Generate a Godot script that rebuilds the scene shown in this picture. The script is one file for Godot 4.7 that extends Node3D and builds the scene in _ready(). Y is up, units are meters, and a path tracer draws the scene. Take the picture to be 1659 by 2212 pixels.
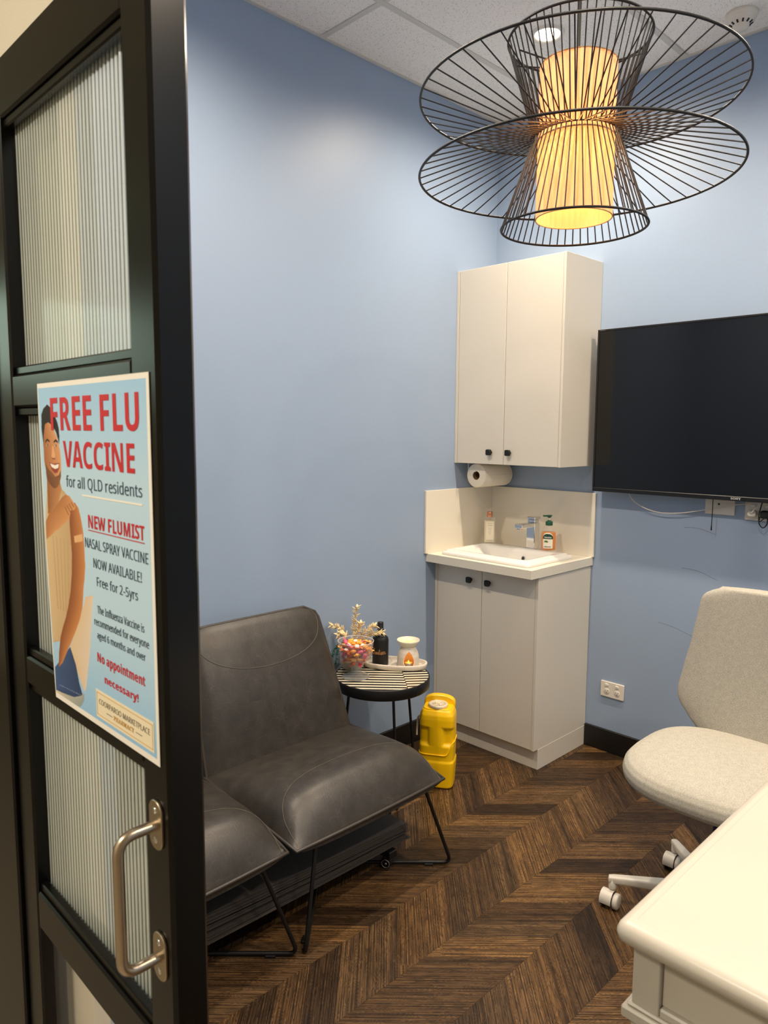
extends Node3D

# ------------------------------------------------------------------ geometry helpers
class Sh:
	var st := SurfaceTool.new()
	var uvscale := 1.0
	func _init() -> void:
		st.begin(Mesh.PRIMITIVE_TRIANGLES)
		st.set_smooth_group(-1)
	func tri(a: Vector3, b: Vector3, c: Vector3, ua := Vector2.ZERO, ub := Vector2.ZERO, uc := Vector2.ZERO) -> void:
		# a, b, c counter-clockwise seen from outside
		st.set_uv(ua); st.add_vertex(a)
		st.set_uv(uc); st.add_vertex(c)
		st.set_uv(ub); st.add_vertex(b)
	func quad(a: Vector3, b: Vector3, c: Vector3, d: Vector3, ua := Vector2.ZERO, ub := Vector2.ZERO, uc := Vector2.ZERO, ud := Vector2.ZERO) -> void:
		tri(a, b, c, ua, ub, uc)
		tri(a, c, d, ua, uc, ud)
	func box(c: Vector3, s: Vector3, b := 0.0, xf := Transform3D()) -> void:
		st.set_smooth_group(-1)
		var h := s * 0.5
		b = minf(b, minf(h.x, minf(h.y, h.z)) * 0.9)
		# three vertices per corner, one on each face
		var p := func(sx: int, sy: int, sz: int, ax: int) -> Vector3:
			var v := Vector3(h.x - b, h.y - b, h.z - b)
			v[ax] += b
			return xf * (c + v * Vector3(sx, sy, sz))
		for ax in 3:
			var i := (ax + 1) % 3
			var j := (ax + 2) % 3
			for sg in [1, -1]:
				var q: Array = []
				for k in [[-1, -1], [1, -1], [1, 1], [-1, 1]]:
					var e := [0, 0, 0]
					e[ax] = sg; e[i] = k[0]; e[j] = k[1]
					q.append(p.call(e[0], e[1], e[2], ax))
				var uv: Array = [Vector2(0, 1), Vector2(1, 1), Vector2(1, 0), Vector2(0, 0)]
				if sg > 0: quad(q[0], q[1], q[2], q[3], uv[0], uv[1], uv[2], uv[3])
				else: quad(q[3], q[2], q[1], q[0], uv[3], uv[2], uv[1], uv[0])
		if b <= 0.0: return
		for ax in 3:
			var i := (ax + 1) % 3
			var j := (ax + 2) % 3
			for si in [1, -1]:
				for sj in [1, -1]:
					var e0 := [0, 0, 0]; var e1 := [0, 0, 0]
					e0[ax] = -1; e1[ax] = 1
					e0[i] = si; e1[i] = si; e0[j] = sj; e1[j] = sj
					var a0: Vector3 = p.call(e0[0], e0[1], e0[2], i)
					var a1: Vector3 = p.call(e1[0], e1[1], e1[2], i)
					var b0: Vector3 = p.call(e0[0], e0[1], e0[2], j)
					var b1: Vector3 = p.call(e1[0], e1[1], e1[2], j)
					if si * sj > 0: quad(a0, b0, b1, a1)
					else: quad(a0, a1, b1, b0)
		for sx in [1, -1]:
			for sy in [1, -1]:
				for sz in [1, -1]:
					var x: Vector3 = p.call(sx, sy, sz, 0)
					var y: Vector3 = p.call(sx, sy, sz, 1)
					var z: Vector3 = p.call(sx, sy, sz, 2)
					if sx * sy * sz > 0: tri(x, y, z)
					else: tri(x, z, y)
	func lohi(lo: Vector3, hi: Vector3, b := 0.0) -> void:
		box((lo + hi) * 0.5, (hi - lo).abs(), b)
	func grid(f: Callable, nu: int, nv: int, sg := 1, flip := false) -> void:
		st.set_smooth_group(sg)
		var rows: Array = []
		for i in nu + 1:
			var r := PackedVector3Array()
			for j in nv + 1:
				r.append(f.call(float(i) / nu, float(j) / nv))
			rows.append(r)
		for i in nu:
			for j in nv:
				var u0 := Vector2(float(i) / nu, float(j) / nv)
				var u1 := Vector2(float(i + 1) / nu, float(j + 1) / nv)
				var a: Vector3 = rows[i][j]
				var b: Vector3 = rows[i + 1][j]
				var c: Vector3 = rows[i + 1][j + 1]
				var d: Vector3 = rows[i][j + 1]
				if flip: quad(a, d, c, b, u0, Vector2(u0.x, u1.y), u1, Vector2(u1.x, u0.y))
				else: quad(a, b, c, d, u0, Vector2(u1.x, u0.y), u1, Vector2(u0.x, u1.y))
		st.set_smooth_group(-1)
	func tube(path: Array, r, n := 8, closed := false, caps := true) -> void:
		var m := path.size()
		var nn := Vector3.ZERO
		var rings: Array = []
		for i in m:
			var t: Vector3
			if closed: t = (path[(i + 1) % m] - path[(i - 1 + m) % m]).normalized()
			else: t = (path[mini(i + 1, m - 1)] - path[maxi(i - 1, 0)]).normalized()
			if nn == Vector3.ZERO:
				nn = t.cross(Vector3.UP if absf(t.y) < 0.9 else Vector3.RIGHT).normalized()
			nn = (nn - t * nn.dot(t)).normalized()
			var bb := t.cross(nn)
			var rr: float = r[i] if r is Array else r
			var ring := PackedVector3Array()
			for k in n:
				var a := TAU * k / n
				ring.append(path[i] + (nn * cos(a) + bb * sin(a)) * rr)
			rings.append(ring)
		st.set_smooth_group(1)
		for i in (m if closed else m - 1):
			for k in n:
				var A: PackedVector3Array = rings[i]
				var B: PackedVector3Array = rings[(i + 1) % m]
				quad(A[k], A[(k + 1) % n], B[(k + 1) % n], B[k], Vector2(float(i) / m, float(k) / n), Vector2(float(i) / m, float(k + 1) / n), Vector2(float(i + 1) / m, float(k + 1) / n), Vector2(float(i + 1) / m, float(k) / n))
		st.set_smooth_group(-1)
		if caps and not closed:
			for k in n:
				tri(path[0], rings[0][(k + 1) % n], rings[0][k])
				tri(path[m - 1], rings[m - 1][k], rings[m - 1][(k + 1) % n])
	# profile of Vector2(radius, height), bottom to top on the outside; null starts a new smooth run
	func lathe(profile: Array, n := 32, c := Vector3.ZERO, sx := 1.0, sz := 1.0) -> void:
		var sg := 1
		for i in profile.size() - 1:
			if profile[i] == null: continue
			if profile[i + 1] == null:
				sg += 1
				continue
			st.set_smooth_group(sg)
			var p: Vector2 = profile[i]
			var q: Vector2 = profile[i + 1]
			for k in n:
				var a0 := TAU * k / n
				var a1 := TAU * (k + 1) / n
				var u := float(i) / profile.size()
				var P0 := c + Vector3(p.x * cos(a0) * sx, p.y, p.x * sin(a0) * sz)
				var P1 := c + Vector3(p.x * cos(a1) * sx, p.y, p.x * sin(a1) * sz)
				var Q0 := c + Vector3(q.x * cos(a0) * sx, q.y, q.x * sin(a0) * sz)
				var Q1 := c + Vector3(q.x * cos(a1) * sx, q.y, q.x * sin(a1) * sz)
				if p.x < 1e-6: tri(P0, Q0, Q1)
				elif q.x < 1e-6: tri(P0, Q0, P1)
				else: quad(P0, Q0, Q1, P1, Vector2(float(k) / n, u), Vector2(float(k) / n, u), Vector2(float(k + 1) / n, u), Vector2(float(k + 1) / n, u))
		st.set_smooth_group(-1)
	# polygon counter-clockwise in local xy, extruded from z0 to z1, through xf
	func prism(poly: PackedVector2Array, z0: float, z1: float, xf := Transform3D(), bev := 0.0) -> void:
		st.set_smooth_group(-1)
		if Geometry2D.is_polygon_clockwise(poly): poly.reverse()
		var n := poly.size()
		var cen := Vector2.ZERO
		for p in poly: cen += p / n
		var ins := PackedVector2Array()
		for i in n:
			var d0 := (poly[i] - poly[(i - 1 + n) % n]).normalized()
			var d1 := (poly[(i + 1) % n] - poly[i]).normalized()
			var nrm := (Vector2(-d0.y, d0.x) + Vector2(-d1.y, d1.x)).normalized()
			ins.append(poly[i] + nrm * bev)
		var ids := Geometry2D.triangulate_polygon(ins)
		for k in range(0, ids.size(), 3):
			var a := ins[ids[k]]; var b := ins[ids[k + 1]]; var c := ins[ids[k + 2]]
			if (b - a).cross(c - a) < 0:
				var t := b; b = c; c = t
			tri(xf * Vector3(a.x, a.y, z1), xf * Vector3(b.x, b.y, z1), xf * Vector3(c.x, c.y, z1), a, b, c)
			tri(xf * Vector3(a.x, a.y, z0), xf * Vector3(c.x, c.y, z0), xf * Vector3(b.x, b.y, z0), a, c, b)
		for i in n:
			var j := (i + 1) % n
			var smooth := n > 12
			st.set_smooth_group(1 if smooth else -1)
			quad(xf * Vector3(poly[i].x, poly[i].y, z0 + bev), xf * Vector3(poly[j].x, poly[j].y, z0 + bev), xf * Vector3(poly[j].x, poly[j].y, z1 - bev), xf * Vector3(poly[i].x, poly[i].y, z1 - bev))
			if bev > 0.0:
				st.set_smooth_group(2 if smooth else -1)
				quad(xf * Vector3(poly[i].x, poly[i].y, z1 - bev), xf * Vector3(poly[j].x, poly[j].y, z1 - bev), xf * Vector3(ins[j].x, ins[j].y, z1), xf * Vector3(ins[i].x, ins[i].y, z1))
				quad(xf * Vector3(ins[i].x, ins[i].y, z0), xf * Vector3(ins[j].x, ins[j].y, z0), xf * Vector3(poly[j].x, poly[j].y, z0 + bev), xf * Vector3(poly[i].x, poly[i].y, z0 + bev))
		st.set_smooth_group(-1)
	func mesh() -> ArrayMesh:
		st.generate_normals()
		return st.commit()

static func rrect(w: float, h: float, r: float, n := 5) -> PackedVector2Array:
	var o := PackedVector2Array()
	for k in 4:
		var c := Vector2((w / 2 - r) * (1 if k in [0, 3] else -1), (h / 2 - r) * (1 if k < 2 else -1))
		for i in n + 1:
			var a := PI / 2 * (k + float(i) / n)
			o.append(c + Vector2(cos(a), sin(a)) * r)
	return o

static func bez(pts: Array, n: int) -> Array:   # smooth path through points (Catmull-Rom)
	var o: Array = []
	for i in pts.size() - 1:
		var p0 = pts[maxi(i - 1, 0)]; var p1 = pts[i]; var p2 = pts[i + 1]; var p3 = pts[mini(i + 2, pts.size() - 1)]
		for k in n:
			o.append(p1.cubic_interpolate(p2, p0, p3, float(k) / n))
	o.append(pts[-1])
	return o

static func rounded(pts: Array, r: float, n := 5) -> Array:   # polyline with rounded corners
	var o: Array = [pts[0]]
	for i in range(1, pts.size() - 1):
		var a: Vector3 = pts[i] + (pts[i - 1] - pts[i]).normalized() * r
		var b: Vector3 = pts[i] + (pts[i + 1] - pts[i]).normalized() * r
		for k in n + 1:
			var t := float(k) / n
			o.append(a.lerp(pts[i], t).lerp(pts[i].lerp(b, t), t))
	o.append(pts[-1])
	return o

# ------------------------------------------------------------------ naming
var used := {}
func numbered(n: String) -> String:
	used[n] = used.get(n, -1) + 1
	return n if used[n] == 0 else "%s_%03d" % [n, used[n]]
func part(parent: Node, called: String, m: Mesh, mat: Material, at := Vector3.ZERO, label := "") -> MeshInstance3D:
	var o := MeshInstance3D.new()
	o.name = called
	o.mesh = m
	o.material_override = mat
	o.position = at
	if label: o.set_meta("label", label)
	parent.add_child(o, true)
	return o
func tag(o: Node, label: String, category: String, group := "", kind := "") -> void:
	if label: o.set_meta("label", label)
	if category: o.set_meta("category", category)
	if group: o.set_meta("group", group)
	if kind: o.set_meta("kind", kind)
func thing(called: String, label: String, category: String, at := Vector3.ZERO, turn := 0.0, group := "") -> Node3D:
	var o := Node3D.new()
	o.name = numbered(called)
	add_child(o)
	o.position = at
	o.rotation.y = turn
	tag(o, label, category, group)
	return o
func single(called: String, m: Mesh, mat: Material, label: String, category: String, at := Vector3.ZERO, turn := 0.0, group := "") -> MeshInstance3D:
	var o := part(self, numbered(called), m, mat, at)
	o.rotation.y = turn
	tag(o, label, category, group)
	return o
func struct(called: String, m: Mesh, mat: Material, label: String, category: String) -> MeshInstance3D:
	var o := part(self, called, m, mat)
	tag(o, label, category, "", "structure")
	return o
func bx(lo: Vector3, hi: Vector3, b := 0.0) -> ArrayMesh:
	var s := Sh.new()
	s.lohi(lo, hi, b)
	return s.mesh()

# ------------------------------------------------------------------ materials
var M := {}
func mat(c: Color, rough := 0.6, metal := 0.0) -> StandardMaterial3D:
	var m := StandardMaterial3D.new()
	m.albedo_color = c
	m.roughness = rough
	m.metallic = metal
	return m
func rgb(r: float, g: float, b: float) -> Color:
	return Color(r / 255.0, g / 255.0, b / 255.0)
func noise(seed_: int, freq: float, w: int, h: int, rw := 0, rh := 0, kind := FastNoiseLite.TYPE_SIMPLEX_SMOOTH, oct := 3) -> PackedByteArray:
	var n := FastNoiseLite.new()
	n.seed = seed_
	n.noise_type = kind
	n.frequency = freq
	n.fractal_octaves = oct
	var im := n.get_image(w, h)
	if rw > 0: im.resize(rw, rh, Image.INTERPOLATE_CUBIC)
	im.convert(Image.FORMAT_L8)
	return im.get_data()
func tex(w: int, h: int, f: PackedByteArray) -> ImageTexture:
	return ImageTexture.create_from_image(Image.create_from_data(w, h, false, Image.FORMAT_RGB8, f))
func bump(m: StandardMaterial3D, t: Texture2D, cm: float) -> void:
	m.heightmap_enabled = true
	m.heightmap_texture = t
	m.heightmap_scale = cm
func tri_map(m: StandardMaterial3D, per_metre: float) -> void:
	m.uv1_triplanar = true
	m.uv1_scale = Vector3.ONE * per_metre
func ramp_tex(n: int, src: PackedByteArray, a: Color, b: Color, lo := 0.0, hi := 1.0) -> ImageTexture:
	var o := PackedByteArray()
	o.resize(n * n * 3)
	var lut: Array = []
	for i in 256:
		var c := a.lerp(b, clampf((i / 255.0 - lo) / (hi - lo), 0, 1))
		lut.append([int(c.r * 255), int(c.g * 255), int(c.b * 255)])
	for i in n * n:
		var l: Array = lut[src[i]]
		o[i * 3] = l[0]; o[i * 3 + 1] = l[1]; o[i * 3 + 2] = l[2]
	return tex(n, n, o)

func wood_texture() -> ImageTexture:
	var n := 1024
	var warp := noise(11, 0.012, 160, 400, n, n)
	var warp2 := noise(12, 0.03, 100, 512, n, n)
	var streak := noise(13, 0.075, 7, n, n, n)
	var pore := noise(14, 0.42, 18, n, n, n)
	var o := PackedByteArray()
	o.resize(n * n * 3)
	var dark := rgb(40, 30, 22)
	var light := rgb(178, 145, 104)
	var lut := PackedByteArray()
	for i in 1001:
		var c := dark.lerp(light, i / 1000.0)
		lut.append(int(c.r * 255)); lut.append(int(c.g * 255)); lut.append(int(c.b * 255))
	for y in n:
		for x in n:
			var i := y * n + x
			var t := y * 0.015 + warp[i] * 0.046 + warp2[i] * 0.016
			var ring := t - floorf(t)
			ring = 1.0 - ring * ring * (1.6 - 0.6 * ring)
			var v := 0.285 + (ring - 0.25) * (0.16 + 0.0011 * warp2[i]) + (streak[i] - 128) * 0.0028 + (pore[i] - 128) * 0.0020 + (warp[(i * 3 + 512) % (n * n)] - 128) * 0.0010
			var k := clampi(int(v * 1000.0), 0, 1000) * 3
			o[i * 3] = lut[k]; o[i * 3 + 1] = lut[k + 1]; o[i * 3 + 2] = lut[k + 2]
	return tex(n, n, o)

func leather_texture(rng: RandomNumberGenerator) -> ImageTexture:
	var n := 1024
	var a := noise(21, 0.008, n, n)
	var b := noise(22, 0.06, n, n)
	var o := PackedByteArray()
	o.resize(n * n * 3)
	for i in n * n:
		var v := 50.0 + (a[i] - 128) * 0.07 + (b[i] - 128) * 0.035
		o[i * 3] = int(v * 1.08); o[i * 3 + 1] = int(v * 1.0); o[i * 3 + 2] = int(v * 0.90)
	for k in 760:      # pale scuffs of worn leather
		var p := Vector2(rng.randf() * n, rng.randf() * n)
		var d := Vector2.from_angle(rng.randf() * TAU)
		var bend := rng.randf_range(-0.03, 0.03)
		var amt := rng.randf_range(5, 19)
		var wid := 2 if rng.randf() < 0.7 else 3
		for s in rng.randi_range(15, 75):
			d = d.rotated(bend)
			p += d
			for e in wid:
				var i := (posmod(int(p.y), n) * n + posmod(int(p.x) + e, n)) * 3
				for c in 3: o[i + c] = mini(255, o[i + c] + int(amt * [1.05, 1.0, 0.9][c]))
	return tex(n, n, o)

func fabric_texture() -> ImageTexture:
	var n := 512
	var a := noise(31, 0.5, 96, n, n, n)
	var b := noise(32, 0.5, n, 96, n, n)
	var c := noise(33, 0.02, n, n)
	var o := PackedByteArray()
	o.resize(n * n * 3)
	for i in n * n:
		var v := 176.0 + (a[i] - 128) * 0.30 + (b[i] - 128) * 0.30 + (c[i] - 128) * 0.05
		o[i * 3] = clampi(int(v * 1.0), 0, 255); o[i * 3 + 1] = clampi(int(v * 0.975), 0, 255); o[i * 3 + 2] = clampi(int(v * 0.905), 0, 255)
	return tex(n, n, o)

func pitted(rng: RandomNumberGenerator, n: int, base: Color, spot: Color, count: int, rmax: float) -> ImageTexture:
	var im := Image.create(n, n, false, Image.FORMAT_RGB8)
	im.fill(base)
	for k in count:
		var c := Vector2(rng.randf() * n, rng.randf() * n)
		var r := rng.randf_range(0.4, rmax)
		var col := base.lerp(spot, rng.randf_range(0.35, 1.0))
		for dx in range(-int(r) - 1, int(r) + 2):
			for dy in range(-int(r) - 1, int(r) + 2):
				if Vector2(dx, dy).length() <= r:
					im.set_pixel(posmod(int(c.x) + dx, n), posmod(int(c.y) + dy, n), col)
	return ImageTexture.create_from_image(im)

func poly_fill(im: Image, pts: Array, col: Color, col2 = null) -> void:   # pts as x, y in 0..1; optional second colour to the right
	var w := im.get_width(); var h := im.get_height()
	var P: Array = []
	for k in range(0, pts.size(), 2): P.append(Vector2(pts[k] * w, pts[k + 1] * h))
	var y0 := h; var y1 := 0; var x0 := w; var x1 := 0
	for p in P:
		y0 = mini(y0, int(p.y)); y1 = maxi(y1, int(p.y) + 1); x0 = mini(x0, int(p.x)); x1 = maxi(x1, int(p.x) + 1)
	for y in range(maxi(y0, 0), mini(y1, h)):
		var xs: Array = []
		for i in P.size():
			var a: Vector2 = P[i]; var b: Vector2 = P[(i + 1) % P.size()]
			if (a.y <= y) != (b.y <= y):
				xs.append(a.x + (y - a.y) / (b.y - a.y) * (b.x - a.x))
		xs.sort()
		for k in range(0, xs.size() - 1, 2):
			if col2 == null:
				im.fill_rect(Rect2i(int(xs[k]), y, maxi(1, int(xs[k + 1]) - int(xs[k])), 1), col)
			else:
				for x in range(maxi(0, int(xs[k])), mini(w, int(xs[k + 1]))):
					im.set_pixel(x, y, col.lerp(col2, (x - xs[k]) / maxf(1.0, xs[k + 1] - xs[k])))

# lettering fitted to a width and a capital height, as thin geometry in the xy plane of xf (origin: left end of the baseline)
func letters(sh: Sh, text: String, width: float, cap: float, xf: Transform3D, bold := false, serif := false, slant := 0.0, bend = null, thick := 0.0002) -> void:
	var f := SystemFont.new()
	f.font_names = PackedStringArray(["Droid Serif" if serif else "Droid Sans"])
	if bold: f.font_weight = 700
	var out: Array = []
	for s in [text, "H"]:
		var t := TextMesh.new()
		t.font = f
		t.text = s
		t.font_size = 48
		t.pixel_size = 0.01
		t.depth = 0.02
		t.curve_step = 1.5
		t.horizontal_alignment = HORIZONTAL_ALIGNMENT_LEFT
		out.append(t.get_mesh_arrays()[Mesh.ARRAY_VERTEX] if s == "H" else [t.get_mesh_arrays()[Mesh.ARRAY_VERTEX], t.get_mesh_arrays()[Mesh.ARRAY_INDEX]])
	var y0 := 1e9; var y1 := -1e9
	for v in out[1]:
		y0 = minf(y0, v.y); y1 = maxf(y1, v.y)
	var V: PackedVector3Array = out[0][0]
	var I = out[0][1]
	var x0 := 1e9; var x1 := -1e9; var z0 := 1e9; var z1 := -1e9
	for v in V:
		x0 = minf(x0, v.x); x1 = maxf(x1, v.x); z0 = minf(z0, v.z); z1 = maxf(z1, v.z)
	var W: Array = []
	for v in V:
		var p := Vector3((v.x - x0) / (x1 - x0) * width, (v.y - y0) / (y1 - y0) * cap, (v.z - z0) / maxf(1e-6, z1 - z0) * thick)
		p.x += p.y * slant
		if bend != null: p = bend.call(p)
		W.append(xf * p)
	if I == null or I.size() == 0: I = range(V.size())
	for k in range(0, I.size(), 3):
		sh.st.set_uv(Vector2.ZERO); sh.st.add_vertex(W[I[k]])
		sh.st.set_uv(Vector2.ZERO); sh.st.add_vertex(W[I[k + 1]])
		sh.st.set_uv(Vector2.ZERO); sh.st.add_vertex(W[I[k + 2]])

func V(x: float, y: float, z: float) -> Vector3: return Vector3(x, y, z)

# ------------------------------------------------------------------ scene
func _ready() -> void:
	# camera
	var cam := Camera3D.new()
	cam.name = "camera"
	add_child(cam)
	var at := CameraAttributesPhysical.new()
	at.frustum_focal_length = 17.178
	at.frustum_focus_distance = 3.0
	at.exposure_aperture = 8.0
	at.frustum_near = 0.05
	at.frustum_far = 100.0
	cam.attributes = at
	cam.keep_aspect = Camera3D.KEEP_HEIGHT
	cam.fov = 69.869
	cam.transform = Transform3D(Basis(Vector3.UP, deg_to_rad(45.418)) * Basis(Vector3.RIGHT, deg_to_rad(-6.405)) * Basis(Vector3.BACK, deg_to_rad(0.328)), V(2.3249, 1.4993, 3.0760))
	cam.current = true
	# environment
	var env := Environment.new()
	env.background_mode = Environment.BG_COLOR
	env.background_color = rgb(120, 122, 125)
	env.tonemap_mode = Environment.TONE_MAPPER_LINEAR
	env.tonemap_exposure = EXPOSURE
	env.sdfgi_enabled = true
	env.ssao_enabled = true
	env.ssil_enabled = true
	var we := WorldEnvironment.new()
	we.name = "environment"
	we.environment = env
	add_child(we)
	var rng := RandomNumberGenerator.new()
	rng.seed = 7
	materials(rng)
	lights()
	room(rng)
	door()
	cupboards()
	lounge_chairs()
	folded_screen(rng)
	side_table(rng)
	sharps_bin()
	television()
	outlets()
	pendant()
	office_chair()
	desk()
	poster()

const EXPOSURE := 1.0
const DOWN_E := 2.6
const WARM := Color(1.0, 0.925, 0.825)

func materials(rng: RandomNumberGenerator) -> void:
	var paint := ramp_tex(512, noise(41, 0.12, 512, 512), Color(0, 0, 0), Color(1, 1, 1))
	M.blue = mat(rgb(150, 169, 195), 0.42)
	bump(M.blue, paint, 0.02); tri_map(M.blue, 4.0)
	M.cream_wall = mat(rgb(220, 212, 194), 0.7)
	bump(M.cream_wall, paint, 0.03); tri_map(M.cream_wall, 3.0)
	M.black_trim = mat(rgb(16, 15, 15), 0.4)
	M.ceiling = mat(Color.WHITE, 0.9)
	M.ceiling.albedo_texture = pitted(rng, 768, rgb(246, 243, 239), rgb(144, 137, 130), 5200, 1.9)
	M.ceiling.uv1_triplanar = true
	M.ceiling.uv1_world_triplanar = true
	M.ceiling.uv1_scale = Vector3.ONE * 1.7
	M.tee = mat(rgb(212, 209, 203), 0.55)
	M.white = mat(rgb(232, 228, 220), 0.45)
	M.white_plastic = mat(rgb(226, 220, 208), 0.35)
	M.cabinet = mat(rgb(224, 217, 203), 0.5)
	M.cabinet_edge = mat(rgb(228, 216, 190), 0.5)
	M.joint = mat(rgb(120, 108, 92), 0.8)
	M.laminate = mat(rgb(236, 229, 212), 0.3)
	M.ceramic = mat(rgb(240, 237, 230), 0.08)
	M.chrome = mat(rgb(225, 226, 228), 0.08, 1.0)
	M.brushed = mat(rgb(190, 176, 156), 0.32, 1.0)
	M.knob = mat(rgb(12, 12, 13), 0.5)
	M.frame_black = mat(rgb(12, 11, 11), 0.24)
	M.frame_black.metallic_specular = 0.38
	M.black_metal = mat(rgb(14, 13, 13), 0.45)
	M.wire = mat(rgb(13, 11, 10), 0.5)
	M.glass = mat(Color(1, 1, 1, 0.04), 0.02)
	M.glass.transparency = BaseMaterial3D.TRANSPARENCY_ALPHA
	M.reeded = mat(Color(0.86, 0.89, 0.86, 0.42), 0.10)
	M.groove_shade = mat(Color(0.16, 0.18, 0.15, 0.62), 0.3)  # dark refraction lines between the reeds, put into the colour
	M.groove_shade.transparency = BaseMaterial3D.TRANSPARENCY_ALPHA
	M.reeded.transparency = BaseMaterial3D.TRANSPARENCY_ALPHA
	M.crystal = mat(Color(1, 1, 1, 0.03), 0.02)
	M.bowl_glass = mat(Color(0.80, 0.82, 0.82, 0.09), 0.03)
	M.bowl_glass.metallic_specular = 0.7
	M.foot_glass = mat(Color(0.72, 0.74, 0.73, 0.24), 0.04)
	M.foot_glass.metallic_specular = 0.8
	M.foot_glass.transparency = BaseMaterial3D.TRANSPARENCY_ALPHA
	M.bowl_glass.transparency = BaseMaterial3D.TRANSPARENCY_ALPHA
	M.crystal.transparency = BaseMaterial3D.TRANSPARENCY_ALPHA
	M.leather = mat(Color.WHITE, 0.40)
	M.leather.albedo_texture = leather_texture(rng)
	tri_map(M.leather, 1.8)
	bump(M.leather, ramp_tex(512, noise(23, 0.25, 512, 512, 0, 0, FastNoiseLite.TYPE_CELLULAR), Color(0, 0, 0), Color(1, 1, 1)), 0.03)
	M.leather_piping = mat(rgb(56, 51, 46), 0.45)
	M.stitch = mat(rgb(92, 84, 73), 0.6)
	M.fabric = mat(Color.WHITE, 0.9)
	M.fabric.albedo_texture = fabric_texture()
	tri_map(M.fabric, 4.2)
	M.sheet = mat(rgb(82, 76, 72), 0.5)
	var wood := wood_texture()
	M.planks = []
	for c in [rgb(206, 198, 188), rgb(176, 166, 158), rgb(238, 224, 204), rgb(146, 138, 134), rgb(222, 206, 182), rgb(194, 182, 168), rgb(255, 238, 208)]:
		var m := mat(c, 0.42)
		m.albedo_texture = wood
		m.metallic_specular = 0.35
		M.planks.append(m)
	M.paper = mat(rgb(236, 228, 212), 0.9)
	M.cardboard = mat(rgb(128, 102, 70), 0.9)
	M.desk = mat(rgb(196, 190, 177), 0.3)
	M.subfloor = mat(rgb(18, 12, 8), 0.9)
	M.hall_floor = mat(rgb(150, 138, 120), 0.5)

func downlight(x: float, z: float, label: String) -> void:
	var t := thing("downlight", label, "downlight", V(x, 3.0, z), 0.0, "recessed ceiling downlights")
	var s := Sh.new()
	s.lathe([Vector2(0.048, -0.002), Vector2(0.056, -0.007), Vector2(0.062, -0.005), Vector2(0.065, 0.0035), null, Vector2(0.065, 0.0035), Vector2(0.046, 0.0035), Vector2(0.048, -0.002)], 32)
	part(t, "trim_ring", s.mesh(), M.white)
	s = Sh.new()
	s.lathe([Vector2(0.0, -0.0012), Vector2(0.0475, -0.0012), Vector2(0.0475, 0.0035), Vector2(0.0, 0.0035)], 32)
	var e := mat(Color(1, 0.95, 0.85), 0.4)
	e.emission_enabled = true
	e.emission = Color(1.0, 0.93, 0.80)
	e.emission_energy_multiplier = 12.0
	part(t, "light_lens", s.mesh(), e)
	var l := SpotLight3D.new()
	l.name = "downlight_beam"
	l.light_color = WARM
	l.light_energy = DOWN_E
	l.light_size = 0.04
	l.spot_angle = 82.0
	l.spot_angle_attenuation = 0.9
	l.spot_attenuation = 2.0
	l.spot_range = 12.0
	l.shadow_enabled = true
	l.position = V(0, -0.012, 0)
	l.rotation.x = -PI / 2
	t.add_child(l)

func lights() -> void:
	downlight(0.634, 0.55, "glowing round downlight in the ceiling behind the wire pendant")
	downlight(0.634, 1.95, "round downlight in the ceiling above the leather chairs")
	downlight(1.834, 0.55, "round downlight in the ceiling above the television")
	downlight(1.834, 1.95, "round downlight in the ceiling above the white desk")
	downlight(3.034, 0.55, "added unseen downlight in the ceiling by the far end of the television wall")  # added out of view, for more side light on the cupboard fronts
	downlight(3.034, 1.95, "added unseen downlight in the ceiling in the near right corner of the room")  # likewise an added lamp, unseen, to brighten the cupboards
	# the hall's ceiling panel
	var t := thing("ceiling_light_panel", "long white light panel on the hall ceiling outside the room", "light panel", V(1.3, 2.72, 4.1))
	part(t, "frame", bx(V(-0.62, -0.012, -0.17), V(0.62, 0.03, 0.17), 0.004), M.white)
	var e := mat(Color(1, 0.97, 0.9), 0.5)
	e.emission_enabled = true
	e.emission = Color(1.0, 0.93, 0.80)
	e.emission_energy_multiplier = 2.0
	part(t, "diffuser", bx(V(-0.6, -0.016, -0.15), V(0.6, -0.0122, 0.15)), e)
	var a := AreaLight3D.new()
	a.name = "panel_light"
	a.area_size = Vector2(1.2, 0.3)
	a.light_color = Color(1.0, 0.95, 0.87)
	a.light_energy = 5.0
	a.area_range = 12.0
	a.shadow_enabled = true
	a.position = V(0, -0.025, 0)
	a.rotation.x = -PI / 2
	t.add_child(a)

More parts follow.
